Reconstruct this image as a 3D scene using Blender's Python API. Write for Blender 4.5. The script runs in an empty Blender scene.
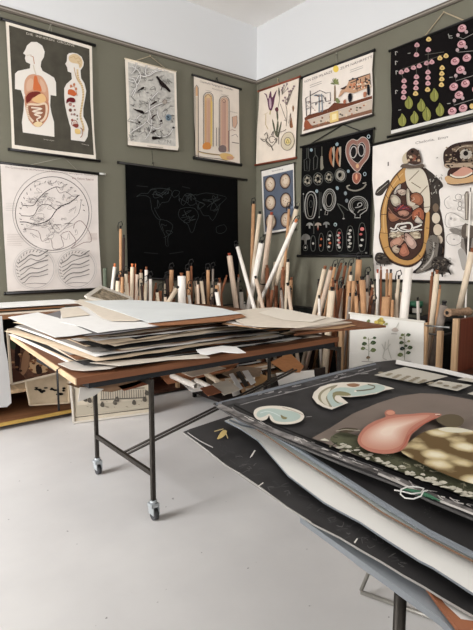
import bpy, bmesh, math, random
from mathutils import Vector, Matrix
random.seed(7)
C = bpy.context.scene.collection
PI = math.pi
# ------------------------------------------------------------------ camera
FPX = 498.0                                   # focal length in pixels of the 473 x 630 frame
CAMP = Vector((-4.2112, -4.8224, 1.30))
PITCH = math.atan(57 / 498)
E1 = Vector((.778, -.628, 0)).normalized()    # camera right, on the ground
E2 = Vector((.628, .778, 0)).normalized()     # camera forward, on the ground
UP = Vector((0, 0, 1))
cam = bpy.data.cameras.new('camera'); camo = bpy.data.objects.new('camera', cam); C.objects.link(camo)
cam.sensor_fit = 'VERTICAL'; cam.sensor_height = 24.0; cam.lens = 24.0 * FPX / 630
cam.clip_start = .02
camo.location = CAMP
camo.rotation_euler = (PI / 2 - PITCH, 0, math.atan2(-E2.x, E2.y))
bpy.context.scene.camera = camo
# ------------------------------------------------------------------ world, lights, exposure
sc = bpy.context.scene
sc.view_settings.view_transform = 'Standard'; sc.view_settings.look = 'None'
sc.view_settings.gamma = 1; sc.view_settings.exposure = 0.06
w = bpy.data.worlds.new('world'); sc.world = w; w.use_nodes = True
w.node_tree.nodes['Background'].inputs[0].default_value = (.9, .95, 1, 1)
w.node_tree.nodes['Background'].inputs[1].default_value = .3
def area(name, loc, target, sx, sy, power, col, spread=180):
    l = bpy.data.lights.new(name, 'AREA'); l.shape = 'RECTANGLE'; l.size = sx; l.size_y = sy; l.energy = power; l.color = col; l.spread = math.radians(spread)
    o = bpy.data.objects.new(name, l); C.objects.link(o); o.location = loc
    o.rotation_euler = (Vector(target) - Vector(loc)).to_track_quat('-Z', 'Y').to_euler()
    return o
ROOM_X, ROOM_Y, CEIL = -7.4, -8.2, 4.08
area('window_daylight', (ROOM_X + .12, -1.6, 2.1), (-2.0, -.9, .7), 2.3, 2.4, 180, (.985, .99, 1), 110)
area('window_daylight', (-3.9, ROOM_Y + .12, 2.9), (-3.2, 0, 4.0), 4.6, 2.0, 136, (.985, .99, 1), 130)
# ------------------------------------------------------------------ helpers
def lin(c):
    c = c / 255.0
    return c / 12.92 if c <= .04045 else ((c + .055) / 1.055) ** 2.4
MATS = {}
def mat(rgb, rough=.7, metal=0.0, noise=0.0, scale=20.0, bump=0.0):
    k = (tuple(rgb), rough, metal, noise, scale, bump)
    if k in MATS: return MATS[k]
    m = bpy.data.materials.new('m%d' % len(MATS)); m.use_nodes = True
    nt = m.node_tree; b = nt.nodes['Principled BSDF']
    col = (lin(rgb[0]), lin(rgb[1]), lin(rgb[2]), 1)
    b.inputs['Base Color'].default_value = col
    b.inputs['Roughness'].default_value = rough; b.inputs['Metallic'].default_value = metal
    b.inputs['Specular IOR Level'].default_value = .3 if rough < .74 else .08
    if noise or bump:
        tc = nt.nodes.new('ShaderNodeTexCoord'); n = nt.nodes.new('ShaderNodeTexNoise')
        n.inputs['Scale'].default_value = scale; n.inputs['Detail'].default_value = 5
        nt.links.new(tc.outputs['Object'], n.inputs['Vector'])
    if noise:
        mx = nt.nodes.new('ShaderNodeMix'); mx.data_type = 'RGBA'
        mr = nt.nodes.new('ShaderNodeMapRange'); mr.inputs[1].default_value = .35; mr.inputs[2].default_value = .65
        nt.links.new(n.outputs['Fac'], mr.inputs[0]); nt.links.new(mr.outputs[0], mx.inputs[0])
        mx.inputs[6].default_value = tuple(v * (1 - noise) for v in col[:3]) + (1,)
        mx.inputs[7].default_value = tuple(min(1, v * (1 + noise * .6) + noise * .01) for v in col[:3]) + (1,)
        nt.links.new(mx.outputs[2], b.inputs['Base Color'])
    if bump:
        bp = nt.nodes.new('ShaderNodeBump'); bp.inputs['Strength'].default_value = bump; bp.inputs['Distance'].default_value = .01
        nt.links.new(n.outputs['Fac'], bp.inputs['Height']); nt.links.new(bp.outputs[0], b.inputs['Normal'])
    MATS[k] = m; return m
def wood(rgb, rough=.5, along='X', dark=.35):
    k = ('wood', tuple(rgb), rough, along)
    if k in MATS: return MATS[k]
    m = bpy.data.materials.new('wood%d' % len(MATS)); m.use_nodes = True
    nt = m.node_tree; b = nt.nodes['Principled BSDF']; b.inputs['Roughness'].default_value = rough
    b.inputs['Specular IOR Level'].default_value = .3
    tc = nt.nodes.new('ShaderNodeTexCoord'); mp = nt.nodes.new('ShaderNodeMapping')
    mp.inputs['Scale'].default_value = {'X': (1.5, 30, 30), 'Y': (30, 1.5, 30), 'Z': (30, 30, 1.5)}[along]
    n = nt.nodes.new('ShaderNodeTexNoise'); n.inputs['Scale'].default_value = 1.5; n.inputs['Detail'].default_value = 6
    nt.links.new(tc.outputs['Object'], mp.inputs[0]); nt.links.new(mp.outputs[0], n.inputs['Vector'])
    mx = nt.nodes.new('ShaderNodeMix'); mx.data_type = 'RGBA'
    mr = nt.nodes.new('ShaderNodeMapRange'); mr.inputs[1].default_value = .3; mr.inputs[2].default_value = .7
    nt.links.new(n.outputs['Fac'], mr.inputs[0]); nt.links.new(mr.outputs[0], mx.inputs[0])
    col = [lin(v) for v in rgb]
    mx.inputs[6].default_value = tuple(v * (1 - dark) for v in col) + (1,)
    mx.inputs[7].default_value = tuple(min(1, v * 1.15) for v in col) + (1,)
    nt.links.new(mx.outputs[2], b.inputs['Base Color'])
    MATS[k] = m; return m

def thing(name, label, cat, loc=(0, 0, 0), group=None):
    o = bpy.data.objects.new(name, None); C.objects.link(o); o.location = loc; o.empty_display_size = .1
    o['label'] = label; o['category'] = cat
    if group: o['group'] = group
    return o
def tag(o, label, cat, group=None):
    o['label'] = label; o['category'] = cat
    if group: o['group'] = group
    return o
def obj(name, bm, m, parent=None, smooth=False, loc=None):
    """link a bmesh given in world coordinates as one mesh object; m = material or list"""
    base = Vector((0, 0, 0))
    if parent:
        p = parent
        while p: base = base + p.location; p = p.parent
    if loc is not None: base = Vector(loc)
    bmesh.ops.recalc_face_normals(bm, faces=bm.faces)
    bmesh.ops.translate(bm, verts=bm.verts, vec=-base)
    me = bpy.data.meshes.new(name); bm.to_mesh(me); bm.free()
    for x in (m if isinstance(m, list) else [m]): me.materials.append(x)
    if smooth:
        for p in me.polygons: p.use_smooth = True
    o = bpy.data.objects.new(name, me); C.objects.link(o)
    if parent: o.parent = parent
    if loc is not None and not parent: o.location = loc
    return o
def box(bm, a, b, mi=0):
    x0, x1 = sorted((a[0], b[0])); y0, y1 = sorted((a[1], b[1])); z0, z1 = sorted((a[2], b[2]))
    v = [bm.verts.new(p) for p in [(x0,y0,z0),(x1,y0,z0),(x1,y1,z0),(x0,y1,z0),(x0,y0,z1),(x1,y0,z1),(x1,y1,z1),(x0,y1,z1)]]
    for f in [(0,3,2,1),(4,5,6,7),(0,1,5,4),(1,2,6,5),(2,3,7,6),(3,0,4,7)]:
        bm.faces.new([v[i] for i in f]).material_index = mi
    return v
def frame_of(d):
    d = d.normalized(); a = Vector((0, 0, 1)) if abs(d.z) < .9 else Vector((1, 0, 0))
    u = d.cross(a).normalized(); return u, d.cross(u).normalized()
def tube(bm, pts, r, n=8, mi=0, cap=True, radii=None):
    pts = [Vector(p) for p in pts]; rings = []
    for i, p in enumerate(pts):
        d = (pts[min(i + 1, len(pts) - 1)] - pts[max(i - 1, 0)])
        u, v = frame_of(d); rr = radii[i] if radii else r
        rings.append([bm.verts.new(p + (u * math.cos(2 * PI * k / n) + v * math.sin(2 * PI * k / n)) * rr) for k in range(n)])
    for a, b in zip(rings, rings[1:]):
        for k in range(n):
            f = bm.faces.new((a[k], a[(k + 1) % n], b[(k + 1) % n], b[k])); f.material_index = mi; f.smooth = True
    if cap:
        for rg in (rings[0], rings[-1]): bm.faces.new(rg).material_index = mi
def beam(bm, p, q, wd, ht, mi=0, upv=UP):
    """rectangular bar from p to q"""
    p = Vector(p); q = Vector(q); d = (q - p).normalized(); s = d.cross(upv).normalized() * wd / 2; t = s.cross(d).normalized() * ht / 2
    v = [bm.verts.new(c + a * s + b * t) for c in (p, q) for a, b in ((-1,-1),(1,-1),(1,1),(-1,1))]
    for f in [(0,1,2,3),(7,6,5,4),(0,4,5,1),(1,5,6,2),(2,6,7,3),(3,7,4,0)]: bm.faces.new([v[i] for i in f]).material_index = mi
def slab(bm, top, thick, nrm, mi=0, side=None):
    """solid sheet: polygon outline `top` extruded by thick against nrm"""
    side = mi if side is None else side
    n = Vector(nrm).normalized() * thick
    a = [bm.verts.new(Vector(p)) for p in top]; b = [bm.verts.new(Vector(p) - n) for p in top]
    bm.faces.new(a).material_index = mi; bm.faces.new(b[::-1]).material_index = side
    for i in range(len(a)):
        j = (i + 1) % len(a); bm.faces.new((a[i], b[i], b[j], a[j])).material_index = side
# sight lines of the photograph, met with real planes of the room
def ray(u, v):
    a = (u - 236.5) / FPX; b = -(v - 315) / FPX
    f = math.cos(PITCH) + b * math.sin(PITCH); z = -math.sin(PITCH) + b * math.cos(PITCH)
    return E1 * a + E2 * f + UP * z
class Plane:
    def __init__(s, p, n): s.p = Vector(p); s.n = Vector(n).normalized()
    def at(s, u, v, lift=0.0):
        r = ray(u, v); p0 = s.p + s.n * lift
        return CAMP + r * ((p0 - CAMP).dot(s.n) / r.dot(s.n))
def LEFT(off=0.0): return Plane((0, -off, 0), (0, -1, 0))
def RIGHT(off=0.0): return Plane((-off, 0, 0), (-1, 0, 0))
def FLAT(z): return Plane((0, 0, z), (0, 0, 1))

class Print:
    """artwork printed on a sheet lying in `plane`; coordinates are those of an enlargement (x0, y0, scale) of the photo"""
    def __init__(s, plane, lift=.0012):
        s.pl = plane; s.bm = bmesh.new(); s.ms = []; s.k = 0; s.l0 = lift; s.x0 = s.y0 = 0; s.sc = 1; s.step = .00012
    def c(s, x0, y0, sc): s.x0, s.y0, s.sc = x0, y0, sc; return s
    def mi(s, col):
        if isinstance(col, tuple):
            g = (col[0] * .3 + col[1] * .59 + col[2] * .11) * .16; col = tuple(int(v * .84 * .97 + g * .95) for v in col)
        m = col if not isinstance(col, tuple) else mat(col, .75)
        if m not in s.ms: s.ms.append(m)
        return s.ms.index(m)
    warp = None
    def P(s, x, y):
        if s.warp: x, y = s.warp(x, y)
        return s.pl.at(s.x0 + x / s.sc, s.y0 + y / s.sc, s.l0 + s.k * s.step)
    def poly(s, col, pts):
        s.k += 1; f = s.bm.faces.new([s.bm.verts.new(s.P(*p)) for p in pts]); f.material_index = s.mi(col); return s
    def blob(s, col, pts, n=4):
        return s.poly(col, smooth_loop(pts, n))
    def ell(s, col, cx, cy, rx, ry, a=0, n=18):
        ca, sa = math.cos(a), math.sin(a)
        return s.poly(col, [(cx + rx * math.cos(t) * ca - ry * math.sin(t) * sa, cy + rx * math.cos(t) * sa + ry * math.sin(t) * ca) for t in [2 * PI * i / n for i in range(n)]])
    def line(s, col, w, pts, closed=False, smooth=0):
        if smooth: pts = smooth_open(pts, smooth) if not closed else smooth_loop(pts, smooth)
        s.k += 1; mi = s.mi(col); n = len(pts)
        L = []; 
        for i in range(n):
            a = pts[(i - 1) % n] if (closed or i > 0) else pts[i]; b = pts[(i + 1) % n] if (closed or i < n - 1) else pts[i]
            dx, dy = b[0] - a[0], b[1] - a[1]; l = math.hypot(dx, dy) or 1; nx, ny = -dy / l * w / 2, dx / l * w / 2
            L.append((s.bm.verts.new(s.P(pts[i][0] + nx, pts[i][1] + ny)), s.bm.verts.new(s.P(pts[i][0] - nx, pts[i][1] - ny))))
        for i in range(n if closed else n - 1):
            p, q = L[i], L[(i + 1) % n]; f = s.bm.faces.new((p[0], q[0], q[1], p[1])); f.material_index = mi
        return s
    def ring(s, col, w, cx, cy, rx, ry, a=0, n=24):
        ca, sa = math.cos(a), math.sin(a)
        return s.line(col, w, [(cx + rx * math.cos(t) * ca - ry * math.sin(t) * sa, cy + rx * math.cos(t) * sa + ry * math.sin(t) * ca) for t in [2 * PI * i / n for i in range(n)]], True)
    def scrib(s, col, w, cx, cy, r, n, rnd):
        pts = [(cx + rnd.uniform(-r, r), cy + rnd.uniform(-r, r)) for _ in range(n)]
        return s.line(col, w, pts, smooth=3)
    def text(s, col, txt, a, b, h):
        """lettering whose baseline runs from a to b, cap height h (photo units of the enlargement)"""
        s.k += 1; mi = s.mi(col)
        A = s.P(*a); B = s.P(*b); dx = (B - A); W = dx.length; ex = dx.normalized(); ey = s.pl.n.cross(ex).normalized()
        T = s.P(a[0], a[1] - h); H = abs((T - A).dot(ey))
        cu = bpy.data.curves.new('t', 'FONT'); cu.body = txt; cu.size = 1; cu.resolution_u = 2
        to = bpy.data.objects.new('t', cu); C.objects.link(to)
        dg = bpy.context.evaluated_depsgraph_get(); dg.update(); me = bpy.data.meshes.new_from_object(to.evaluated_get(dg))
        xs = [v.co.x for v in me.vertices]; ys = [v.co.y for v in me.vertices]
        if xs:
            sx = W / (max(xs) - min(xs)); sy = H / .7; x0 = min(xs)
            vs = [s.bm.verts.new(A + ex * (v.co.x - x0) * sx + ey * v.co.y * sy) for v in me.vertices]
            for p in me.polygons:
                try: s.bm.faces.new([vs[i] for i in p.vertices]).material_index = mi
                except ValueError: pass
        bpy.data.objects.remove(to); bpy.data.curves.remove(cu); bpy.data.meshes.remove(me)
        return s
    def build(s, name, parent):
        n = s.pl.n.copy(); 
        bm = s.bm; base = Vector((0, 0, 0)); p = parent
        while p: base = base + p.location; p = p.parent
        bm.normal_update()
        for f in bm.faces:
            if f.normal.dot(n) < 0: f.normal_flip()
        bmesh.ops.translate(bm, verts=bm.verts, vec=-base)
        me = bpy.data.meshes.new(name); bm.to_mesh(me); bm.free()
        for m in s.ms: me.materials.append(m)
        o = bpy.data.objects.new(name, me); C.objects.link(o); o.parent = parent
        return o
def cr(p0, p1, p2, p3, t):
    return tuple(.5 * (2 * b + (c - a) * t + (2 * a - 5 * b + 4 * c - d) * t * t + (3 * b - a - 3 * c + d) * t ** 3) for a, b, c, d in zip(p0, p1, p2, p3))
def smooth_loop(pts, n=4):
    N = len(pts); return [cr(pts[(i - 1) % N], pts[i], pts[(i + 1) % N], pts[(i + 2) % N], k / n) for i in range(N) for k in range(n)]
def smooth_open(pts, n=4):
    N = len(pts); out = []
    for i in range(N - 1):
        out += [cr(pts[max(i - 1, 0)], pts[i], pts[i + 1], pts[min(i + 2, N - 1)], k / n) for k in range(n)]
    return out + [pts[-1]]

# palette
PAPER = mat((226, 217, 206), .8, noise=.07, scale=6)
CREAM = mat((222, 210, 192), .8, noise=.08, scale=8)
WHITE = mat((236, 234, 230), .75, noise=.04, scale=5)
BLACKM = mat((18, 17, 17), .5)
INK = (52, 46, 44)
METAL = mat((66, 61, 56), .45, .6, noise=.15, scale=30)
STEEL = mat((150, 150, 148), .35, .8)

# ------------------------------------------------------------------ the room
def struct(name, bm, m, parent=None):
    o = obj(name, bm, m, parent)
    if not parent: o['kind'] = 'structure'
    return o
def wall_mat():
    """olive green up to the painted line, white above: two coats of paint on one wall"""
    m = bpy.data.materials.new('painted_wall'); m.use_nodes = True; nt = m.node_tree; b = nt.nodes['Principled BSDF']
    b.inputs['Roughness'].default_value = .6; b.inputs['Specular IOR Level'].default_value = .25
    g = nt.nodes.new('ShaderNodeNewGeometry'); sp = nt.nodes.new('ShaderNodeSeparateXYZ'); nt.links.new(g.outputs['Position'], sp.inputs[0])
    gt = nt.nodes.new('ShaderNodeMath'); gt.operation = 'GREATER_THAN'; gt.inputs[1].default_value = 3.435; nt.links.new(sp.outputs['Z'], gt.inputs[0])
    n = nt.nodes.new('ShaderNodeTexNoise'); n.inputs['Scale'].default_value = 1.6; n.inputs['Detail'].default_value = 6; nt.links.new(g.outputs['Position'], n.inputs['Vector'])
    mg = nt.nodes.new('ShaderNodeMix'); mg.data_type = 'RGBA'; nt.links.new(n.outputs['Fac'], mg.inputs[0])
    mg.inputs[6].default_value = (lin(103), lin(99), lin(85), 1); mg.inputs[7].default_value = (lin(114), lin(112), lin(97), 1)
    mx = nt.nodes.new('ShaderNodeMix'); mx.data_type = 'RGBA'; nt.links.new(gt.outputs[0], mx.inputs[0])
    nt.links.new(mg.outputs[2], mx.inputs[6]); mx.inputs[7].default_value = (lin(213), lin(213), lin(213), 1)
    nt.links.new(mx.outputs[2], b.inputs['Base Color'])
    n2 = nt.nodes.new('ShaderNodeTexNoise'); n2.inputs['Scale'].default_value = 60; nt.links.new(g.outputs['Position'], n2.inputs['Vector'])
    bp = nt.nodes.new('ShaderNodeBump'); bp.inputs['Strength'].default_value = .08; nt.links.new(n2.outputs['Fac'], bp.inputs['Height']); nt.links.new(bp.outputs[0], b.inputs['Normal'])
    return m
WALLM = wall_mat()
WHITEWALL = mat((232, 231, 229), .7, noise=.02, scale=3)
def floor_mat():
    m = bpy.data.materials.new('painted_floor'); m.use_nodes = True; nt = m.node_tree; b = nt.nodes['Principled BSDF']
    b.inputs['Specular IOR Level'].default_value = .5
    g = nt.nodes.new('ShaderNodeNewGeometry')
    n = nt.nodes.new('ShaderNodeTexNoise'); n.inputs['Scale'].default_value = 2.2; n.inputs['Detail'].default_value = 8; nt.links.new(g.outputs['Position'], n.inputs['Vector'])
    r = nt.nodes.new('ShaderNodeValToRGB'); r.color_ramp.elements[0].color = (lin(204), lin(201), lin(199), 1); r.color_ramp.elements[1].color = (lin(218), lin(215), lin(212), 1)
    r.color_ramp.elements[0].position = .3; r.color_ramp.elements[1].position = .7; nt.links.new(n.outputs['Fac'], r.inputs[0])
    # specks of dirt
    v = nt.nodes.new('ShaderNodeTexNoise'); v.inputs['Scale'].default_value = 24; v.inputs['Detail'].default_value = 2; nt.links.new(g.outputs['Position'], v.inputs['Vector'])
    r2 = nt.nodes.new('ShaderNodeValToRGB'); r2.color_ramp.elements[0].position = .74; r2.color_ramp.elements[1].position = .77
    r2.color_ramp.elements[0].color = (0, 0, 0, 1); r2.color_ramp.elements[1].color = (.75, .75, .75, 1); nt.links.new(v.outputs['Fac'], r2.inputs[0])
    mx = nt.nodes.new('ShaderNodeMix'); mx.data_type = 'RGBA'; nt.links.new(r2.outputs[0], mx.inputs[0]); nt.links.new(r.outputs[0], mx.inputs[6]); mx.inputs[7].default_value = (.10, .09, .08, 1)
    nt.links.new(mx.outputs[2], b.inputs['Base Color'])
    mr = nt.nodes.new('ShaderNodeMapRange'); mr.inputs[3].default_value = .28; mr.inputs[4].default_value = .5; nt.links.new(n.outputs['Fac'], mr.inputs[0]); nt.links.new(mr.outputs[0], b.inputs['Roughness'])
    bp = nt.nodes.new('ShaderNodeBump'); bp.inputs['Strength'].default_value = .05; nt.links.new(n.outputs['Fac'], bp.inputs['Height']); nt.links.new(bp.outputs[0], b.inputs['Normal'])
    return m
bm = bmesh.new(); box(bm, (ROOM_X - .15, ROOM_Y - .15, -.1), (.15, .15, 0)); struct('floor', bm, floor_mat())
bm = bmesh.new(); box(bm, (ROOM_X - .15, ROOM_Y - .15, CEIL), (.15, .15, CEIL + .1)); struct('ceiling', bm, mat((246, 243, 239), .8, noise=.02, scale=3))
bm = bmesh.new(); box(bm, (ROOM_X - .15, 0, 0), (.15, .15, CEIL)); struct('wall_back', bm, WALLM)
bm = bmesh.new(); box(bm, (0, ROOM_Y - .15, 0), (.15, 0, CEIL)); struct('wall_right', bm, WALLM)
bm = bmesh.new()                                          # left wall with a window hole
wy0, wy1, wz0, wz1 = -2.9, -.3, .9, 3.3
box(bm, (ROOM_X - .15, ROOM_Y, 0), (ROOM_X, wy0, CEIL)); box(bm, (ROOM_X - .15, wy1, 0), (ROOM_X, 0, CEIL))
box(bm, (ROOM_X - .15, wy0, 0), (ROOM_X, wy1, wz0)); box(bm, (ROOM_X - .15, wy0, wz1), (ROOM_X, wy1, CEIL)); struct('wall_left', bm, WHITEWALL)
bm = bmesh.new()
vx0, vx1, vz0, vz1 = -6.2, -1.6, 1.9, 3.9
box(bm, (ROOM_X, ROOM_Y - .15, 0), (vx0, ROOM_Y, CEIL)); box(bm, (vx1, ROOM_Y - .15, 0), (0, ROOM_Y, CEIL))
box(bm, (vx0, ROOM_Y - .15, 0), (vx1, ROOM_Y, vz0)); box(bm, (vx0, ROOM_Y - .15, vz1), (vx1, ROOM_Y, CEIL)); struct('wall_front', bm, WHITEWALL)
def sky_pane():
    m = bpy.data.materials.new('window_glass'); m.use_nodes = True; b = m.node_tree.nodes['Principled BSDF']
    b.inputs['Base Color'].default_value = (1, 1, 1, 1); b.inputs['Roughness'].default_value = .05; b.inputs['Transmission Weight'].default_value = 1
    return m
GLASS = sky_pane(); WFR = mat((228, 226, 222), .5)
for i in (1, 2):
    bm = bmesh.new(); pb = bmesh.new()
    if i == 1:
        X = ROOM_X - .08
        for k in range(4):
            y = wy0 + (wy1 - wy0) * k / 3; box(bm, (X - .03, max(wy0, y - .04), wz0), (X + .03, min(wy1, y + .04), wz1))
        for z in (wz0, 2.6, wz1 - .07): box(bm, (X - .028, wy0, z), (X + .028, wy1, z + .07))
        box(pb, (X - .005, wy0, wz0), (X + .005, wy1, wz1))
    else:
        Y = ROOM_Y - .08
        for k in range(5):
            x = vx0 + (vx1 - vx0) * k / 4; box(bm, (max(vx0, x - .04), Y - .03, vz0), (min(vx1, x + .04), Y + .03, vz1))
        for z in (vz0, vz1 - .07): box(bm, (vx0, Y - .028, z), (vx1, Y + .028, z + .07))
        box(pb, (vx0, Y - .005, vz0), (vx1, Y + .005, vz1))
    wd = struct('window_%d' % i, bm, WFR); obj('pane', pb, GLASS, wd)
# the painted line / picture rail where green meets white, and a baseboard
RAILM = mat((96, 88, 78), .6); RAIL2 = mat((150, 141, 130), .6)
for nm, ax in (('trim_1', 0), ('trim_2', 1)):
    bm = bmesh.new()
    for z0, z1, d, mi in ((3.415, 3.432, .014, 0), (3.432, 3.447, .009, 1), (3.447, 3.458, .014, 0)):
        if ax == 0: box(bm, (ROOM_X, -d, z0), (-.0, 0, z1), mi)
        else: box(bm, (-d, ROOM_Y, z0), (0, -.0145, z1), mi)
    struct(nm, bm, [RAILM, RAIL2])
for nm, ax in (('baseboard_back', 0), ('baseboard_right', 1)):
    bm = bmesh.new()
    if ax == 0: box(bm, (ROOM_X, -.02, 0), (0, 0, .12))
    else: box(bm, (-.02, ROOM_Y, 0), (0, -.021, .12))
    struct(nm, bm, mat((216, 213, 208), .6))
# ------------------------------------------------------------------ wall charts
BLK = mat((22, 20, 19), .45); REDW = wood((128, 62, 40), .5, 'Y')
def chart(name, label, cat, plane, outline, sheetm, rods, cord=None, group=None):
    """sheet outline, rods [(name, a, b, radius, material)] and hanging cord, all in photo pixels met with the wall's plane"""
    pl = plane(.034); n = pl.n
    pts = [pl.at(*p) for p in outline]
    c = sum(pts, Vector()) / len(pts); c = Vector((c.x, c.y, min(p.z for p in pts)))
    t = thing(name, label, cat, c, group)
    bm = bmesh.new(); slab(bm, pts, .0015, n); obj('paper_sheet', bm, sheetm, t)
    for nm, a, b, r, m in rods:
        q = plane(.034 - .0075 if r > .012 else .034); bm = bmesh.new(); A, B = q.at(*a), q.at(*b)
        tube(bm, [A, B], r, 10); 
        for e, o_ in ((A, B), (B, A)):
            d = (e - o_).normalized(); tube(bm, [e - d * .002, e + d * .008], r * 1.15, 10)
        obj(nm, bm, m, t)
    if cord:
        q = plane(.03); q2 = plane(.012)
        pp = [q.at(*cord[0]), q2.at(*cord[1]), q.at(*cord[2])]
        bm = bmesh.new(); tube(bm, pp, cord[3], 6); tube(bm, [q2.at(*cord[1]) - n * .014, q2.at(*cord[1]) + n * .008], .006, 8)
        obj('hanging_cord', bm, cord[4], t)
    return t, Print(pl)
TAN = mat((176, 160, 134), .8); DARKCORD = mat((48, 44, 38), .8); GREYCORD = mat((150, 146, 132), .8)
rnd = random.Random(3)
# -- anatomy
t, p = chart('anatomical_wall_chart', 'dark wall chart with white torso and standing side figure showing the inner organs', 'wall chart', LEFT,
    [(5.7, 21.4), (48, 33.5), (91.9, 46.4), (93, 100), (94, 130), (96, 159.4), (54, 154.5), (12, 148.6), (10.5, 110), (8, 65)], mat((222, 212, 198), .8, noise=.05, scale=8),
    [('top_rod', (1.2, 18.8), (94.8, 45.3), .013, BLK), ('bottom_rod', (9, 149.3), (99.5, 161), .012, BLK)],
    ((48, 32), (50.5, 25), (52, 33), .003, GREYCORD))
p.poly(mat((74, 70, 61), .8, noise=.14, scale=9), [(8.9, 25.2), (48, 36.5), (89.4, 48.9), (90.3, 100), (93.8, 155.2), (54, 150.5), (14.6, 144.8), (13.2, 110), (10.8, 65)])
p.text((200, 190, 175), 'DIE  INNEREN  ORGANE', (26.5, 34.4), (74.5, 46.8), 2.2)
BODY = (226, 218, 207)
p.c(0, 15, 7.87)
torso = [(200,272),(212,240),(245,212),(290,212),(332,240),(352,290),(345,332),(325,365),(320,405),(335,440),(380,465),(425,493),(440,530),(443,637),(398,630),(395,712),(405,772),(425,842),(428,959),(180,924),(172,842),(185,752),(190,672),(165,592),(118,582),(118,462),(140,440),(235,420),(238,385),(205,370),(196,342),(202,315),(182,302)]
p.poly(BODY, torso)
p.blob((206, 150, 118), [(190,590),(195,520),(225,475),(268,465),(285,470),(325,482),(355,520),(378,580),(382,680),(350,640),(290,600),(240,600),(200,630)])
p.blob((214, 168, 138), [(207,560),(217,520),(243,498),(262,520),(255,580),(215,598)])
p.blob((214, 168, 138), [(315,505),(345,530),(362,580),(352,610),(325,585)])
p.blob((212, 104, 52), [(270,480),(290,484),(300,525),(322,565),(325,600),(285,606),(262,585),(264,530)])
p.line((190, 120, 80), 6, [(240,320),(262,330),(270,385)]); p.line((202, 186, 168), 5, [(210,318),(245,312),(250,330)]); p.line((205, 190, 165), 8, [(262,392),(270,430),(285,470)])
p.blob((198, 130, 96), [(195,640),(240,600),(300,595),(355,630),(385,700),(378,800),(330,868),(300,882),(262,868),(222,812),(202,740)])
p.blob((122, 42, 34), [(205,677),(206,640),(240,608),(300,602),(322,618),(298,640),(258,650),(240,675),(212,692)])
p.blob((226, 178, 118), [(252,672),(268,650),(318,620),(350,632),(362,672),(330,695),(290,690)])
p.poly((150, 92, 66), [(212,700),(372,690),(378,780),(335,850),(300,878),(245,838),(212,770)])
COL = (224, 196, 166)
p.line(COL, 17, [(262,840),(228,800),(216,760),(214,715),(240,702),(300,706),(350,696),(366,720),(364,780),(345,820),(318,838)], smooth=3)
for i in range(9): p.line((160, 110, 84), 3, [(206 + i * 2, 715 + i * 14), (226 + i * 2, 711 + i * 14)])
p.line((232, 214, 192), 11, [(245,728),(330,738),(255,758),(335,770),(270,782),(320,800),(290,820),(300,838)], smooth=4)
p.blob((230, 202, 150), [(262,860),(295,838),(335,852),(302,882)])
p.text((200, 192, 178), 'Die Innere Organe', (345, 982), (425, 993), 9)
p.c(50, 40, 7.87)
side = [(135,118),(150,104),(180,100),(215,108),(248,132),(266,175),(262,205),(240,240),(245,300),(270,340),(285,400),(278,450),(262,540),(262,600),(290,660),(302,700),(296,760),(280,790),(272,800),(165,786),(163,690),(150,650),(135,590),(118,510),(112,440),(112,380),(130,345),(172,308),(168,258),(140,248),(135,215),(120,187),(132,168)]
p.poly(BODY, side)
p.blob((214, 184, 140), [(150,128),(185,110),(225,120),(254,160),(252,205),(232,222),(222,190),(175,180),(150,160)])
p.line((184, 146, 100), 3.5, [(160,140),(190,130),(200,150),(225,140),(240,165),(215,170),(238,190),(232,208)], smooth=3)
p.line((190, 152, 112), 7, [(190,215),(198,260),(214,310),(240,350)], smooth=3)
sp = smooth_open([(215,230),(222,300),(250,360),(262,430),(250,520),(240,600),(262,680),(262,720)], 4)
p.line((216, 188, 140), 15, sp)
for i in range(2, len(sp) - 2): p.line((176, 128, 76), 4, [(sp[i][0] - 8, sp[i][1]), (sp[i][0] + 8, sp[i][1] - 3)])
p.blob((208, 96, 48), [(140,425),(145,392),(170,388),(192,400),(208,425),(190,442),(160,432)])
for cx, cy in ((165,362),(190,350),(205,385)): p.ell((198, 120, 80), cx, cy, 9, 12)
p.line((198, 120, 80), 5, [(158,375),(190,362),(204,395),(214,440)])
p.blob((112, 30, 34), [(130,500),(132,468),(158,452),(190,458),(200,484),(180,492),(150,486)])
for cx, cy, r, cc in ((160,506,13,(170,120,110)),(160,552,13,(120,70,58)),(195,550,8,(140,90,80)),(170,585,8,(168,130,120)),(192,585,9,(150,112,104)),(215,596,7,(120,96,70)),(175,630,10,(160,96,84)),(215,622,6,(110,120,84)),(188,520,7,(178,90,80))): p.ell(cc, cx, cy, r, r * 1.05)
p.ring((150, 76, 64), 5, 192, 655, 22, 24); p.ell((210, 176, 160), 192, 655, 12, 14); p.blob((140, 60, 50), [(180,665),(220,660),(222,684),(200,690)])
p.blob((226, 188, 110), [(198,700),(235,705),(236,738),(200,735)])
p.line((160, 100, 70), 6, [(238,690),(256,710),(255,745),(240,768)], smooth=3)
p.text((200, 192, 178), 'Seitenansicht', (250, 820), (308, 832), 8)
p.build('printed_artwork', t)
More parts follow.
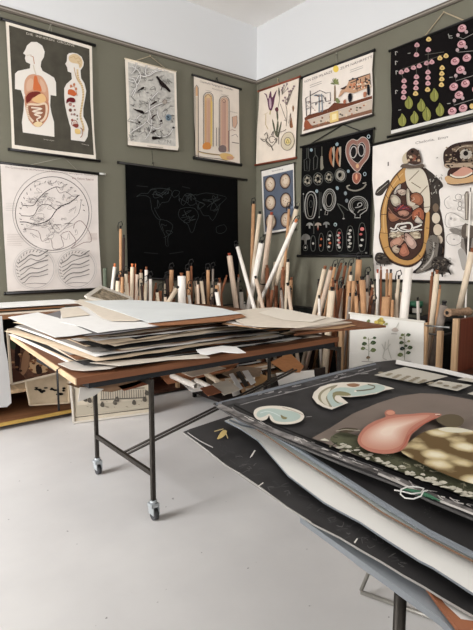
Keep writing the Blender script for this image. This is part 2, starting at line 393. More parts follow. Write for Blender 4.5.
# -- brain / globe chart
t, p = chart('line_drawing_wall_chart', 'pale wall chart with one large and two small line drawings in circles', 'wall chart', LEFT,
    [(.3, 164), (48, 169.5), (97.6, 175.3), (98.7, 235), (102, 287.5), (54, 289.5), (7.6, 291.5), (4, 235)], mat((214, 205, 198), .8, noise=.06, scale=5),
    [('top_rod', (-1, 162.6), (98, 173.8), .013, BLK), ('bottom_rod', (5.2, 293.6), (101, 289.5), .014, BLK)],
    ((25, 166), (64, 157.5), (78, 171), .002, GREYCORD))
bm = bmesh.new(); q = LEFT(.0265); tube(bm, [q.at(98.6, 173.6), q.at(105.5, 174.3)], .0105, 10); obj('rod_end', bm, mat((214, 212, 206), .4), t)
G1 = (118, 112, 108); G2 = (86, 80, 78)
p.ring(G1, .7, 52.2, 213.5, 36.8, 36.8, 0, 48); p.ring((160, 152, 146), .5, 52.2, 212, 39.6, 40.5, 0, 48)
p.c(0, 160, 7.88)
p.line(G2, 5.0, [(170,350),(190,358),(262,358),(300,310),(360,250),(440,212),(475,222)], smooth=3); p.line(G2, 4.4, [(165,438),(262,438),(300,375),(340,350),(390,355),(440,390),(480,370)], smooth=3)
p.line((60, 56, 56), 6.1, [(155,488),(210,490),(280,508),(350,490),(395,465),(440,400),(480,365),(560,330),(620,278)], smooth=3)
p.line(G1, 3.3, [(440,212),(470,260),(520,250),(580,290),(620,278)], smooth=3); p.line(G1, 3.3, [(385,470),(420,540),(470,570),(560,480),(620,420),(640,320)], smooth=3)
p.line((120, 96, 92), 3.3, [(190,540),(300,560),(330,640),(400,620),(420,700),(500,680),(480,590),(540,560)], smooth=3)
p.line((130, 96, 92), 3.9, [(545,560),(600,640),(560,700),(660,650),(720,640),(700,560),(640,480),(590,500),(580,540)], smooth=3)
for i in range(60):
    a = rnd.uniform(0, 6.28); r = rnd.uniform(.2, .9) * 280; cx, cy = 411 + r * math.cos(a), 421 + r * math.sin(a)
    p.line(G1, 1.8, [(cx + rnd.uniform(-45, 45), cy + rnd.uniform(-30, 30)) for _ in range(5)], smooth=3)
for i in range(22):
    a = 2.6 + i * .17; r = 245; cx, cy = 411 + r * math.cos(a), 421 + r * math.sin(a); p.line(G2, 4.4, [(cx, cy), (cx + 18 * math.cos(a + .6), cy + 18 * math.sin(a + .6))])
p.text((140, 120, 112), 'Die Grosshirnrinde des Menschen nach Feldern und ihre Leistungen im Wachzustand', (45, 62), (760, 128), 14)
p.text((150, 100, 90), 'Das Gehirn: Tafel IV', (570, 148), (738, 164), 16)
for y in range(7): p.line((186, 170, 162), 2.2, [(55, 585 + y * 14), (175 + rnd.randint(-15, 10), 588 + y * 14)])
for y in range(5): p.line((188, 180, 174), 2.2, [(45, 340 + y * 14), (118, 342 + y * 14)])
for y in range(6): p.line((196, 176, 164), 2.8, [(690, 580 + y * 10), (765, 578 + y * 10)])
for cx, cy, rr in ((34.5, 268.5, 19.5), (76.5, 268.5, 18.5)):
    p.c(0, 0, 1); p.ring((176, 170, 166), .5, cx, cy, rr, rr, 0, 40); p.ring((196, 190, 184), .4, cx, cy, rr + 1.8, rr + 1.8, 0, 40)
    for k in range(6):
        y = cy - 9 + k * 4.2; p.line(G1, .7 if k % 2 else 1.0, [(cx - rr * .85 + k * .8, y + 4 - k * .3), (cx - rr * .5, y + rnd.uniform(-1, 2)), (cx - 4, y - 3 + rnd.uniform(-2, 1)), (cx + 4, y - 5 + rnd.uniform(-1, 2)), (cx + rr * .7, y - 9 + k * .5)], smooth=4)
    for k in range(16): a = 2.4 + k * .2; p.line(G1, .7, [(cx + (rr - 3) * math.cos(a), cy + (rr - 3) * math.sin(a)), (cx + (rr - 1) * math.cos(a + .1), cy + (rr - 1) * math.sin(a + .1))])
    p.line(G1, .5, [(cx - rr * .5, cy + rr * .8), (cx, cy + rr * .75), (cx + rr * .6, cy + rr * .78)])
p.build('printed_artwork', t)
# -- birds
t, p = chart('bird_wall_chart', 'pale wall chart of birds among bare branches hanging on a string', 'wall chart', LEFT,
    [(125, 58), (150, 65), (176, 71.2), (177.3, 120), (178.7, 147), (177.5, 150.8), (152, 148), (128, 145.3), (126.5, 100)], mat((226, 216, 202), .8, noise=.05, scale=8),
    [('top_rod', (125.4, 58.6), (175.8, 71.4), .006, mat((205, 190, 165), .6)), ('bottom_rod', (128, 145.6), (178, 151), .006, mat((70, 62, 52), .6))],
    ((135, 61), (150, 56), (166, 69), .003, TAN))
p.poly(mat((192, 188, 180), .8, noise=.14, scale=28), [(128, 62), (150, 68.5), (174, 73.6), (175, 120), (175.8, 146.3), (152, 143.5), (130.4, 141), (129, 100)])
p.c(120, 50, 7.88)
WB = (218, 214, 207); DB = (104, 99, 94)
for i in range(110):
    x, y = rnd.uniform(85, 410), rnd.uniform(130, 720); p.line((140, 137, 130) if i % 2 else (190, 187, 181), 4, [(x + rnd.uniform(-30, 30), y + rnd.uniform(-30, 30)) for _ in range(4)], smooth=3)
for b in ([(70,240),(120,250),(150,200),(200,210),(260,170),(300,150)],[(100,130),(150,170),(160,230),(120,300),(90,350)],[(70,220),(110,230),(130,290),(100,370)],[(130,100),(120,150),(90,190)],[(210,120),(200,190),(230,200),(280,170),(330,160)],[(300,330),(240,400),(230,480),(215,560),(100,640),(80,655)],[(215,560),(280,620),(330,600),(320,560),(300,520),(290,470)],[(80,550),(120,560),(150,520),(220,480),(300,430),(400,400)],[(260,620),(300,680),(380,670),(430,600)],[(230,470),(250,560),(240,640),(200,700)]):
    p.line(DB, 13, b, smooth=3); p.line(WB, 9, b, smooth=3)
for i in range(34):
    x, y = rnd.uniform(80, 420), rnd.uniform(330, 730); p.line(DB, 4, [(x, y), (x + rnd.uniform(-22, 22), y + rnd.uniform(-10, 10)), (x + rnd.uniform(-22, 22), y + rnd.uniform(-10, 10))])
BI = (34, 26, 25)
p.blob(BI, [(283,212),(298,206),(318,232),(350,262),(385,300),(400,325),(388,332),(360,305),(338,292),(312,268),(302,240)], 2); p.line(BI, 5, [(335,285),(322,318)])
p.blob(BI, [(135,328),(160,302),(185,290),(192,300),(172,315),(150,322)], 2); p.blob((66, 52, 48), [(235,438),(262,412),(285,402),(290,410),(262,428)], 2)
p.blob(BI, [(102,458),(130,468),(180,478),(190,505),(168,500),(120,475)], 2); p.blob((78, 62, 58), [(245,540),(262,515),(292,508),(270,525),(252,545)], 2)
p.blob(BI, [(250,690),(262,680),(300,688),(345,692),(300,700),(280,705),(258,706)], 2); p.ell((60, 50, 48), 325, 558, 10, 9); p.ell((60, 50, 48), 422, 612, 10, 8); p.ell((60,50,48), 153, 570, 10, 8); p.blob((70,60,56), [(252,640),(285,628),(280,642),(262,650)], 2)
p.ell((120, 140, 152), 383, 532, 24, 26); p.scrib((50, 64, 76), 5, 383, 532, 18, 6, rnd); p.ell((176, 164, 150), 352, 408, 20, 18); p.line((110,90,84), 4, [(335,408),(350,390),(370,398),(368,420)])
p.line((150, 134, 118), 4, [(215, 755), (340, 770)])
p.build('printed_artwork', t)
# -- two columns
t, p = chart('column_diagram_wall_chart', 'pale wall chart with two tall arched column diagrams in orange and pink', 'wall chart', LEFT,
    [(193.9, 76.3), (215, 82), (238.9, 88.4), (239.2, 130), (239.8, 163.6), (217, 160.3), (195.8, 156.4), (194.3, 120)], mat((222, 210, 196), .8, noise=.05, scale=8),
    [('top_rod', (192.6, 74.9), (240.8, 89.2), .012, BLK), ('bottom_rod', (194.2, 157.8), (241, 165), .017, BLK)],
    ((215.5, 81), (217, 78), (218, 82), .003, BLK))
p.c(185, 70, 7.88)
p.text((96, 80, 74), 'Chemische Vorgänge im Hochofen', (118, 96), (378, 162), 15); p.text((130, 112, 102), 'Winderhitzer', (212, 150), (298, 172), 11)
p.text((140, 122, 110), 'Gichtgas', (162, 162), (212, 172), 7); p.text((140, 122, 110), 'Heisswind', (288, 194), (342, 206), 7)
OL = (92, 76, 74)
p.line(OL, 5, [(80,680),(78,140),(92,118),(104,140),(106,690)]); p.poly((222, 172, 128), [(84,205),(84,142),(92,124),(101,142),(101,207)]); p.poly((216,196,168), [(84,210),(101,212),(102,680),(90,675)])
def arch(x0, x1, yt, yb, c1, c2, c3):
    m = (x0 + x1) / 2; r = (x1 - x0) / 2
    a = [(x0, yb)] + [(m + r * math.cos(k), yt + r + r * 1.05 * math.sin(k)) for k in [PI + PI * i / 12 for i in range(13)]] + [(x1, yb + 8)]
    p.poly(c1, a); q = 9
    a2 = [(x0 + q, yb)] + [(m + (r - q) * math.cos(k), yt + r + (r - q) * math.sin(k)) for k in [PI + PI * i / 12 for i in range(13)]] + [(x1 - q, yb + 6)]
    p.poly(c2, a2); p.poly(c3, [(x0 + 24, yt + r), (x1 - 24, yt + r + 4), (x1 - 22, yb), (x0 + 22, yb)]); p.line(OL, 5, a); p.line((150, 118, 100), 3, a2)
arch(145, 222, 178, 595, (226, 214, 196), (224, 176, 112), (214, 168, 140)); arch(270, 348, 208, 640, (224, 208, 190), (220, 178, 150), (204, 160, 140))
p.ell((226, 190, 140), 182, 205, 22, 16); p.line((150,110,84), 4, [(160,212),(182,190),(204,212)]); p.line(OL, 4, [(290,245),(306,228),(322,246),(310,258),(300,250)])
p.poly((226, 190, 96), [(205,235),(216,250),(214,605),(200,590)])
for x in (160, 172, 184, 196, 286, 298, 310, 322): p.line((180, 128, 104), 2, [(x, 240), (x, 585)])
p.blob((222, 138, 62), [(140,590),(165,570),(195,575),(205,610),(190,625),(145,622)]); p.blob((128, 108, 106), [(265,610),(290,592),(320,600),(325,640),(300,650),(268,640)])
p.line((206, 176, 120), 10, [(100,640),(150,655),(260,668),(330,690),(390,690)]); p.line(OL, 4, [(105,640),(200,662),(275,668)]); p.line(OL, 4, [(82,672),(150,688),(270,700),(425,738)])
p.blob((222, 178, 104), [(275,668),(300,655),(350,660),(380,680),(370,705),(300,705)]); p.blob((206, 150, 116), [(330,680),(375,682),(378,705),(335,702)])
p.line(OL, 4, [(248,600),(248,455),(268,455),(268,600)]); p.line((170,120,110), 4, [(342,640),(342,480),(372,470),(400,480)]); p.poly((212, 170, 142), [(372,370),(410,360),(412,420),(395,460),(376,445)]); p.line(OL, 3, [(372,370),(410,360),(412,420),(395,460),(376,445)], True); p.line(OL, 5, [(370, 570), (425, 578)]); p.text((120, 104, 96), 'Roheisen', (356, 330), (412, 342), 8); p.line(OL, 3, [(365,520),(400,505),(418,530)])
p.build('printed_artwork', t)
# -- black world map
t, p = chart('black_world_map', 'large black cloth map with faint white outlines of the continents', 'map', LEFT,
    [(125.2, 163.5), (180, 171), (237.6, 178.3), (238, 225), (239, 280), (182, 280), (128, 277), (126.5, 220)], mat((5, 5, 5), .95),
    [('top_rod', (118.2, 162.4), (246.5, 180), .013, mat((30, 27, 24), .5)), ('bottom_rod', (127, 278), (240, 281), .013, BLK)],
    ((152, 150.5), (153, 163), (154, 167), .0022, DARKCORD))
MW = mat((50, 53, 53), .85)
p.c(120, 170, 3.94)
for l in ([(65,105),(85,92),(110,92),(125,75),(160,72),(195,78),(205,90),(190,125),(165,128),(150,150),(135,150),(150,180),(160,195),(145,190),(125,155),(118,110),(90,100),(65,105)],
          [(160,195),(185,200),(208,218),(200,245),(188,270),(190,300),(180,295),(178,260),(165,235),(155,210),(160,195)],
          [(240,130),(250,105),(265,92),(290,100),(300,130),(275,140),(262,125),(250,140),(240,130)], [(235,155),(260,148),(295,152),(310,180),(300,205),(290,240),(278,245),(268,215),(240,195),(230,175),(235,155)],
          [(300,100),(340,90),(395,100),(420,110),(395,135),(385,165),(365,200),(350,180),(330,180),(315,155),(300,130)], [(380,225),(410,215),(420,235),(400,250),(380,245),(380,225)], [(205,95),(215,80),(235,85),(228,100),(212,108),(205,95)]):
    p.line(MW, 1.5, l, smooth=2)
for cx, cy, n in ((150,100,9),(135,90,6),(175,85,7),(250,115,7),(285,105,6),(320,140,8),(380,110,8),(375,145,6),(260,190,6),(190,250,5),(155,130,4),(180,225,5),(265,110,5),(268,175,6),(285,195,5),(345,130,7),(300,120,4),(188,90,4),(365,120,5)):
    p.line(MW, 1.6, [(cx + rnd.uniform(-22, 22), cy + rnd.uniform(-18, 18)) for _ in range(n)], smooth=3)
for a, b in (((65,62),(110,66)),((245,65),(275,72)),((95,325),(150,330)),((195,330),(250,322))): p.line(mat((34,34,34),.85), 3, [a, b])
p.build('printed_artwork', t)
# -- lily
t, p = chart('flower_wall_chart', 'cream wall chart with a purple lily and flower parts between red brown rods', 'wall chart', RIGHT,
    [(259.4, 90.8), (279, 83.6), (299, 77.3), (297.6, 100), (296.2, 130), (295.2, 157.2), (275, 161), (256, 164.3), (257, 130), (258.6, 110)], mat((220, 206, 190), .8, noise=.05, scale=8),
    [('top_rod', (258.6, 91.3), (299.7, 76.8), .012, REDW), ('bottom_rod', (255.6, 165), (295.7, 157.8), .013, REDW)],
    ((277, 84.5), (278, 79), (278.5, 84), .004, TAN))
p.c(250, 75, 6.63)
PU = (104, 60, 84); GR = (96, 96, 74); LG = (120, 110, 98)
p.blob(PU, [(92,122),(110,128),(120,160),(130,120),(140,108),(146,150),(168,112),(178,100),(165,150),(158,190),(148,225),(135,240),(122,215),(115,170),(104,135)], 3)
p.blob((186, 156, 164), [(125,165),(134,150),(142,180),(140,220),(130,215)], 2); p.line((190, 176, 120), 8, [(135,235),(132,262)])
p.line((196, 166, 112), 4, [(105,260),(104,330),(120,360)]); p.line((200, 176, 130), 3, [(92, 262), (118, 250)])
p.line(GR, 3, [(188,100),(196,160),(185,220),(180,320),(168,400)], smooth=3); p.blob((60, 54, 48), [(190,80),(198,110),(194,150),(188,120)], 2)
p.blob((110, 62, 70), [(165,225),(178,212),(188,225),(186,240),(172,242)], 3); p.blob(GR, [(174,245),(184,245),(188,285),(180,300)], 2)
p.blob(GR, [(168,400),(150,330),(148,290),(162,330),(172,380),(185,300),(190,340),(180,400),(205,310),(208,330),(190,410)], 2)
for x, y in ((210,100),(225,70),(215,85),(245,60),(250,90)): p.line(LG, 3, [(212, 130), (x, y)]); p.ell((136, 110, 120), x, y, 5, 8)
p.line(LG, 3, [(240,340),(245,240),(235,180),(250,150),(290,85)], smooth=3)
for x, y in ((220,170),(232,150),(248,160),(262,130),(285,90),(292,75),(270,105),(240,185),(258,110)): p.ell((144, 116, 120), x, y, 7, 7); p.line(LG, 2, [(245, 200), (x, y)])
p.line(LG, 3, [(200,190),(225,260),(240,300)]); p.line(LG, 3, [(225, 298), (245, 306)])
p.blob((150, 110, 74), [(285,200),(292,220),(286,245),(280,220)], 3); p.blob((150, 96, 62), [(262,330),(272,280),(280,320),(284,345),(270,352)], 3); p.line((80, 60, 48), 3, [(256,320),(268,255),(270,350)])
p.line(LG, 4, [(70,425),(110,430),(120,400)]); p.line((60, 52, 44), 5, [(110,440),(140,470),(152,500)])
p.line(LG, 4, [(105,415),(112,455),(140,475),(165,450),(172,425),(150,405),(125,420),(140,450),(158,440)], smooth=3)
for b in ([(95,400),(110,380),(118,420)],[(140,400),(155,370),(150,410)],[(70,420),(90,440),(110,432)],[(160,430),(178,420),(172,450)],[(180,380),(215,375),(240,360)],[(190,390),(190,460)]): p.line((92, 84, 74), 4, b, smooth=3)
p.blob((206, 190, 160), [(210,420),(235,385),(270,380),(290,410),(292,450),(270,490),(235,498),(208,470)]); p.line((110, 96, 84), 4, [(210,420),(235,385),(270,380),(290,410),(292,450),(270,490),(235,498),(208,470)], True, 4)
p.ring((130, 116, 96), 5, 250, 440, 22, 26); p.ell((214, 188, 110), 250, 440, 17, 20); p.line((80, 84, 56), 5, [(240,450),(250,425),(260,450)], True)
p.build('printed_artwork', t)
# -- six round cells on blue
t, p = chart('blue_egg_wall_chart', 'small blue wall chart with rows of round tan specimens', 'wall chart', RIGHT,
    [(261.5, 170.5), (278, 167), (293.7, 163), (294.3, 200), (295, 229), (279, 231.8), (264, 234.5), (262.6, 205)], mat((212, 206, 198), .8, noise=.04, scale=8),
    [('top_rod', (261, 170.9), (294.6, 162.7), .007, mat((60, 56, 50), .6)), ('bottom_rod', (263.6, 235), (295.2, 229.5), .008, mat((60, 56, 50), .6))])
p.poly(mat((86, 93, 106), .8, noise=.08, scale=10), [(263, 176.6), (278, 173.2), (292.9, 169.7), (293.4, 200), (293.8, 227), (279, 229.8), (265.2, 232), (264, 205)])
p.text((90, 84, 80), 'Eientwicklung', (272, 172), (283, 169.4), 1.6)
p.c(255, 155, 8.4)
for cx, cy in ((127,245),(253,220),(130,402),(257,381),(133,562),(259,545)):
    p.ell((58, 46, 44), cx, cy, 47, 67, .06, 22); p.ell((146, 116, 94), cx, cy, 40, 58, .06, 22); p.ell((192, 168, 142), cx + 1, cy - 2, 33, 50, .06, 20); p.ell((208, 188, 164), cx + 2, cy - 8, 20, 32, .06, 16)
    for k in range(4): p.ell((150, 118, 100), cx + rnd.uniform(-20, 20), cy + rnd.uniform(-35, 35), 4, 5)
p.build('printed_artwork', t)
# -- from plant to fat
t, p = chart('coconut_palm_wall_chart', 'landscape wall chart of a palm, a factory and a cow under a yellow sun', 'wall chart', RIGHT,
    [(303, 78.2), (338, 65), (373.2, 52.2), (372, 70), (372.8, 90), (372, 114), (337, 124.5), (301.8, 134.4), (302.8, 120), (302.2, 100)], mat((222, 211, 200), .8, noise=.05, scale=8),
    [('top_rod', (301.8, 77.8), (374.2, 50.2), .013, BLK), ('bottom_rod', (301.2, 135.5), (372.6, 114.8), .011, mat((50, 44, 40), .5))],
    ((336, 62), (336.5, 53.5), (337, 63), .0025, GREYCORD))
p.c(298, 45, 5.92)
p.text((92, 74, 68), 'VON DER PFLANZE', (36, 226), (203, 163), 14); p.text((92, 74, 68), 'ZUM NÄHRFETT', (250, 147), (440, 75), 14)
p.ell((232, 196, 74), 224, 142, 17, 20)
for y in (0, 12): p.line((160, 150, 140), 3, [(70, 240 + y), (140, 214 + y)]); p.line((160, 150, 140), 3, [(308, 150 + y), (385, 122 + y)])
p.poly((112, 60, 40), [(38,432),(60,415),(130,395),(180,375),(215,340),(240,345),(290,345),(438,300),(438,318),(40,448)])
p.poly((196, 178, 160), [(40,450),(438,322),(438,385),(40,495)]); p.poly((132, 90, 68), [(38,490),(438,380),(438,402),(30,510)])
for i in range(34): x = rnd.uniform(45, 430); p.ell(rnd.choice([(120,60,40),(90,84,70),(214,190,160),(176,110,80)]), x, 452 - (x - 45) * .31 + rnd.uniform(8, 45), 6, 5)
p.poly((224, 190, 110), [(188,402),(238,388),(240,448),(190,462)]); p.poly((232, 214, 160), [(200,412),(228,404),(228,438),(202,446)])
p.blob((156, 78, 48), [(38,455),(55,445),(75,470),(90,488),(40,495)], 3)
p.poly((134, 104, 74), [(215,240),(221,238),(224,330),(213,335)])
for a in (-2.9, -2.5, -2.1, -1.75, -1.4, -1.0, -.6, -.2): 
    L = 34 if abs(a + 1.57) < .7 else 27; p.blob((112, 122, 72) if int(a * 10) % 2 else (136, 140, 84), [(219,232),(219 + L * .5 * math.cos(a) - 5, 232 + L * .5 * math.sin(a) - 5),(219 + L * math.cos(a), 232 + L * math.sin(a) * 1.3 + 6),(219 + L * .5 * math.cos(a) + 5, 232 + L * .5 * math.sin(a) + 5)], 3)
p.blob((122, 130, 80), [(222,325),(232,312),(250,335),(232,345)], 3)
DK = (84, 80, 82)
p.line(DK, 4, [(45,315),(50,420),(72,410),(75,360),(72,300),(45,315)]); p.line(DK, 4, [(72,300),(72,270)]); p.line(DK, 4, [(72,300),(130,268),(165,285),(190,280),(192,330),(165,335),(150,300),(95,300)])
p.line((120, 134, 146), 6, [(95,300),(140,290),(145,395),(125,400),(125,300)]); p.line(DK, 4, [(80,345),(150,330)]); p.line(DK, 3, [(45,340),(75,330)]); p.line(DK, 3, [(48,380),(75,370)])
for i in range(26): x, y = rnd.uniform(50, 190), rnd.uniform(290, 390); p.line(rnd.choice([DK, (96, 104, 112), (150, 104, 84)]), 4, [(x, y), (x + rnd.uniform(-12, 12), y + rnd.uniform(-12, 12))])
p.poly((196, 148, 112), [(238,310),(252,272),(290,240),(300,215),(350,195),(425,168),(432,250),(390,262),(330,285),(275,278),(252,302)])
p.line((60, 44, 40), 6, [(300,212),(425,170),(428,240)]); p.blob((70, 50, 44), [(250,260),(272,248),(290,240),(275,262)], 3)
for a, b in (((310,225),(360,205)),((330,240),(400,215)),((340,260),(420,235)),((370,200),(372,260)),((345,205),(350,270)),((398,190),(402,250))): p.line((74, 56, 50), 5, [a, b])
for i in range(24): x, y = rnd.uniform(305, 425), rnd.uniform(200, 260); p.ell(rnd.choice([(226,206,180),(84,62,54),(206,120,80),(60,60,66)]), x, y, 7, 6)
p.blob((24, 24, 32), [(298,292),(312,285),(320,300),(316,328),(304,340),(296,318)], 2); p.blob((24, 24, 32), [(408,240),(424,238),(424,290),(412,296)], 2); p.blob((186, 116, 84), [(388,280),(404,278),(402,305),(388,308)], 3); p.blob((176,100,70),[(268,330),(282,322),(282,345),(270,348)],3)
p.build('printed_artwork', t)
# -- black skeleton chart
t, p = chart('black_anatomy_wall_chart', 'black wall chart with rows of white skulls, jaws and embryos', 'wall chart', RIGHT,
    [(302, 147), (337, 138.5), (373, 129.4), (371.5, 180), (369.4, 255), (335, 255.4), (301, 255.6), (300.8, 200)], mat((11, 10, 10), .85),
    [('top_rod', (300.8, 147.2), (374, 128.4), .011, BLK), ('bottom_rod', (298, 255.9), (370.5, 256.2), .014, BLK)],
    ((309, 145), (343, 124.5), (363, 132), .006, mat((26, 24, 22), .7)))
WG = (150, 146, 140); DG = (82, 82, 76)
p.c(298, 130, 9)
p.line(DG, 5, [(80,165),(80,255),(55,270),(58,365),(100,370),(108,265),(95,250),(92,160)]); p.line(DG, 4, [(78,275),(82,355)])
p.line(DG, 6, [(152,160),(155,230),(140,250),(140,360),(170,345),(178,250),(160,225)]); p.line((110,104,90), 5, [(215,150),(215,230)]); p.blob((128,120,104), [(205,240),(222,235),(225,310),(232,340),(205,362),(202,300)], 2)
for dx in (0, 58):
    p.blob((152, 84, 48), [(278+dx,225),(295+dx,160),(310+dx,165),(300+dx,230),(310+dx,300),(318+dx,335),(290+dx,290)], 3); p.blob((158,146,126), [(305+dx,170),(330+dx,150),(328+dx,250),(322+dx,335),(308+dx,300),(318+dx,240)], 2)
for cx, cy, r in ((85,455,38),(180,440,42),(278,425,38),(376,405,44)):
    p.ring(DG, 7, cx, cy, r, r * 1.3); 
    for k in range(7): a = k * .9; p.ell((158,148,130) if k % 2 else (118,110,96), cx + r * .55 * math.cos(a), cy + r * .7 * math.sin(a), 10, 11)
p.ring((140,132,116), 14, 376, 405, 28, 36); 
for cx, cy in ((120,180),(168,550),(350,130),(355,525)): p.ell((136,156,164), cx, cy, 13, 15)
p.c(335, 125, 8.4)
heart = [(185,392),(120,320),(92,240),(100,160),(145,120),(188,130),(230,100),(275,125),(292,190),(280,270),(235,330)]
p.blob((142, 96, 82), heart); p.line((178,166,154), 6, heart, True, 4)
p.blob((24,20,20), [(185,320),(130,270),(122,200),(150,160),(188,170),(225,145),(255,180),(250,250),(215,300)])
p.line((170,160,150), 5, [(185,320),(130,270),(122,200),(150,160),(188,170),(225,145),(255,180),(250,250),(215,300)], True, 4)
p.ring((176,168,160), 8, 155, 228, 26, 48, .1); p.ring((176,168,160), 8, 220, 212, 26, 50, -.05); p.line((140,110,96), 10, [(188,140),(186,240)]); p.ell((206,160,110), 188, 345, 13, 18)
p.blob((150, 84, 64), [(150,420),(170,402),(205,405),(218,430),(208,470),(180,495),(152,470)]); p.line((186,160,146), 5, [(150,420),(170,402),(205,405),(218,430),(208,470),(180,495),(152,470)], True, 4); p.ell((214,150,110), 180, 435, 9, 26)
p.line((132,124,112), 12, [(98,515),(115,540),(175,552),(235,530),(262,495)], smooth=3); p.line((160,150,138), 8, [(98,515),(125,505)]); p.line((160,150,138), 8, [(232,490),(262,485)])
p.ring((150,144,134), 10, 50, 424, 30, 38); p.ring(DG, 5, 50, 424, 44, 54)
for cx, cy in ((282,97),(250,412),(112,388),(18,528),(88,575),(18,160)): p.ring((156,172,178), 6, cx, cy, 11, 14) if cx > 200 else p.ell((132,150,158), cx, cy, 12, 14)
p.c(298, 185, 8.4)
p.line(WG, 9, [(62,230),(58,150),(75,80),(110,55),(145,80),(155,150),(145,230),(125,278),(80,278)], True, 3); p.line((120,116,108), 7, [(80,220),(76,150),(90,95),(110,80),(130,100),(136,160),(125,230),(115,262),(92,262)], True, 3); p.ring(DG, 3, 108, 160, 12, 30)
p.line(DG, 4, [(45,80),(45,230)]); p.line(DG, 4, [(178,55),(178,265)]); p.line(DG, 4, [(193,60),(193,200)]); p.ell(WG, 45, 75, 5, 7); p.ell(WG, 178, 270, 6, 7); p.ell(WG, 193, 208, 6, 8); p.ell((140,156,162), 158, 52, 11, 15)
for rx, ry, cc, ww in ((54,92,WG,8),(42,76,(120,116,108),8),(28,58,(140,134,124),6)): p.ring(cc, ww, 262, 125, rx, ry, .08)
p.line((130,124,116), 6, [(232,215),(225,250),(248,250),(250,225)]); p.line(WG, 6, [(215,160),(240,210),(275,215)], smooth=3)
for cx, cy, cc in ((97,335,(150,146,140)),(168,335,(150,132,118)),(238,328,(120,118,114))): p.blob(cc, [(cx-28,cy+8),(cx-20,cy-12),(cx,cy-20),(cx+22,cy-12),(cx+28,cy+8),(cx+6,cy+2),(cx+6,cy+28),(cx-6,cy+28),(cx-8,cy+4)], 2)
p.ell((150,166,166), 314, 332, 14, 16); p.ell((20,20,20), 312, 334, 7, 9); p.line(DG, 5, [(133,305),(133,410)]); p.line((150,60,44), 6, [(168,352),(168,380)])
p.blob((118,114,108), [(25,460),(35,425),(65,410),(95,425),(104,455),(75,462),(72,495),(55,495),(50,462)], 2)
def embryo(x, yt, yb, w, cols):
    p.line(DG, 5, [(x-w*.5,yt),(x-w,(yt*2+yb)/3),(x-w,(yt+yb*2)/3),(x-w*.6,yb),(x+w*.6,yb),(x+w,(yt+yb*2)/3),(x+w,(yt*2+yb)/3),(x+w*.5,yt)], True, 2)
    for i, cc in enumerate(cols): p.ell(cc, x - w * .35 * (i % 2), yt + 18 + (yb - yt - 36) * (i + .5) / len(cols), w * .42, 10)
S, O_, Rr = (176,170,160), (190,96,60), (170,80,76)
embryo(62, 500, 550, 18, [S]); embryo(127, 430, 552, 20, [S]); embryo(195, 410, 552, 20, [O_, O_]); embryo(268, 392, 552, 26, [S, S, O_, S])
p.c(335, 185, 8.4)
embryo(36, 375, 552, 28, [Rr, S, Rr, S, Rr, S, S]); embryo(128, 350, 550, 30, [S, S, S, S, S, S]); embryo(228, 325, 550, 32, [S, Rr, S, S]); p.ell((206,110,104), 228, 370, 17, 15)
for rx, ry, cc in ((80,76,WG),(66,62,(122,118,110)),(52,48,(96,92,86))): p.line(cc, 7, [(195 + rx * math.cos(a), 172 + ry * math.sin(a)) for a in [2.2 + i * .24 for i in range(20)]])
p.line(WG, 7, [(120,200),(150,230),(170,250),(165,275),(212,275),(212,250),(240,230),(268,210)]); p.line(WG, 8, [(170,190),(200,185),(225,170),(220,150),(195,155),(190,175)], smooth=3); p.line((150,144,134), 6, [(200,215),(235,205),(262,190)]); p.line((150,144,134), 6, [(190,232),(205,218)])
p.line(DG, 7, [(18,155),(45,200),(72,245),(72,282)]); p.line(DG, 7, [(18,155),(60,175),(112,215)]); p.ell(WG, 72, 282, 10, 6)
p.ell((120,128,130), 88, 70, 13, 17); p.ell((110,116,118), 98, 132, 13, 17); p.line((70,70,66), 3, [(30,585),(240,572)]); p.ell((110,106,100), 262, 570, 10, 7)
p.build('printed_artwork', t)
# -- pink flowers
t, p = chart('flower_heredity_wall_chart', 'black wall chart with rows of pink and yellow blossoms above green leaves', 'wall chart', RIGHT,
    [(391, 50.8), (424, 37.6), (473, 18), (530, -5), (529, 98), (473, 110), (391, 131.5), (391.8, 110), (390.4, 80)], mat((18, 15, 15), .85),
    [('top_rod', (389.8, 51), (532, -6), .011, BLK), ('bottom_rod', (388, 137), (532, 104), .011, BLK)],
    ((424.5, 36.6), (444, 12), (464, 20.5), .006, TAN))
p.poly((216, 210, 202), [(391, 130.6), (473, 109.6), (529, 97), (529, 100.4), (473, 113), (391, 134)])
PK = (200, 146, 150); YE = (214, 178, 104)
def bloss(x, y, s_, cc, rot=0):
    p.blob(cc, [(x-14*s_,y+6*s_),(x-10*s_,y-6*s_),(x,y-14*s_),(x+10*s_,y-7*s_),(x+15*s_,y+4*s_),(x+6*s_,y+12*s_),(x-6*s_,y+12*s_)], 3)
    p.ell(tuple(int(v * .72) for v in cc), x, y + 1, 5 * s_, 4 * s_)
p.c(385, 20, 5.73)
L_ = [(183,143,PK),(180,198,PK),(93,298,PK),(124,287,PK),(163,272,PK),(196,262,PK),(238,246,PK),(109,348,PK),(109,381,PK),(108,412,PK),(106,443,PK),(180,325,PK),(177,358,PK),(177,389,PK),(175,421,YE),(250,110,YE),(248,170,PK),(268,240,PK),(246,298,PK),(246,330,PK),(246,362,PK),(244,398,YE)]
for x, y, cc in L_: bloss(x, y, 1.05, cc)
LN = (96, 88, 80)
for a, b in (((183,150),(181,190)),((90,285),(330,200)),((93,305),(108,340)),((180,280),(180,315)),((248,180),(246,290))): p.line(LN, 3, [a, b])
for x, y in ((65,190),(65,245),(68,300),(66,412)): p.line((170,164,156), 5, [(x - 5, y - 10), (x - 4, y + 12)]); p.line((170,164,156), 4, [(x - 4, y - 10), (x + 8, y - 6)])
for x, y in ((138,192),(84,517)): p.line((150,146,138), 4, [(x - 8, y), (x + 8, y - 3)])
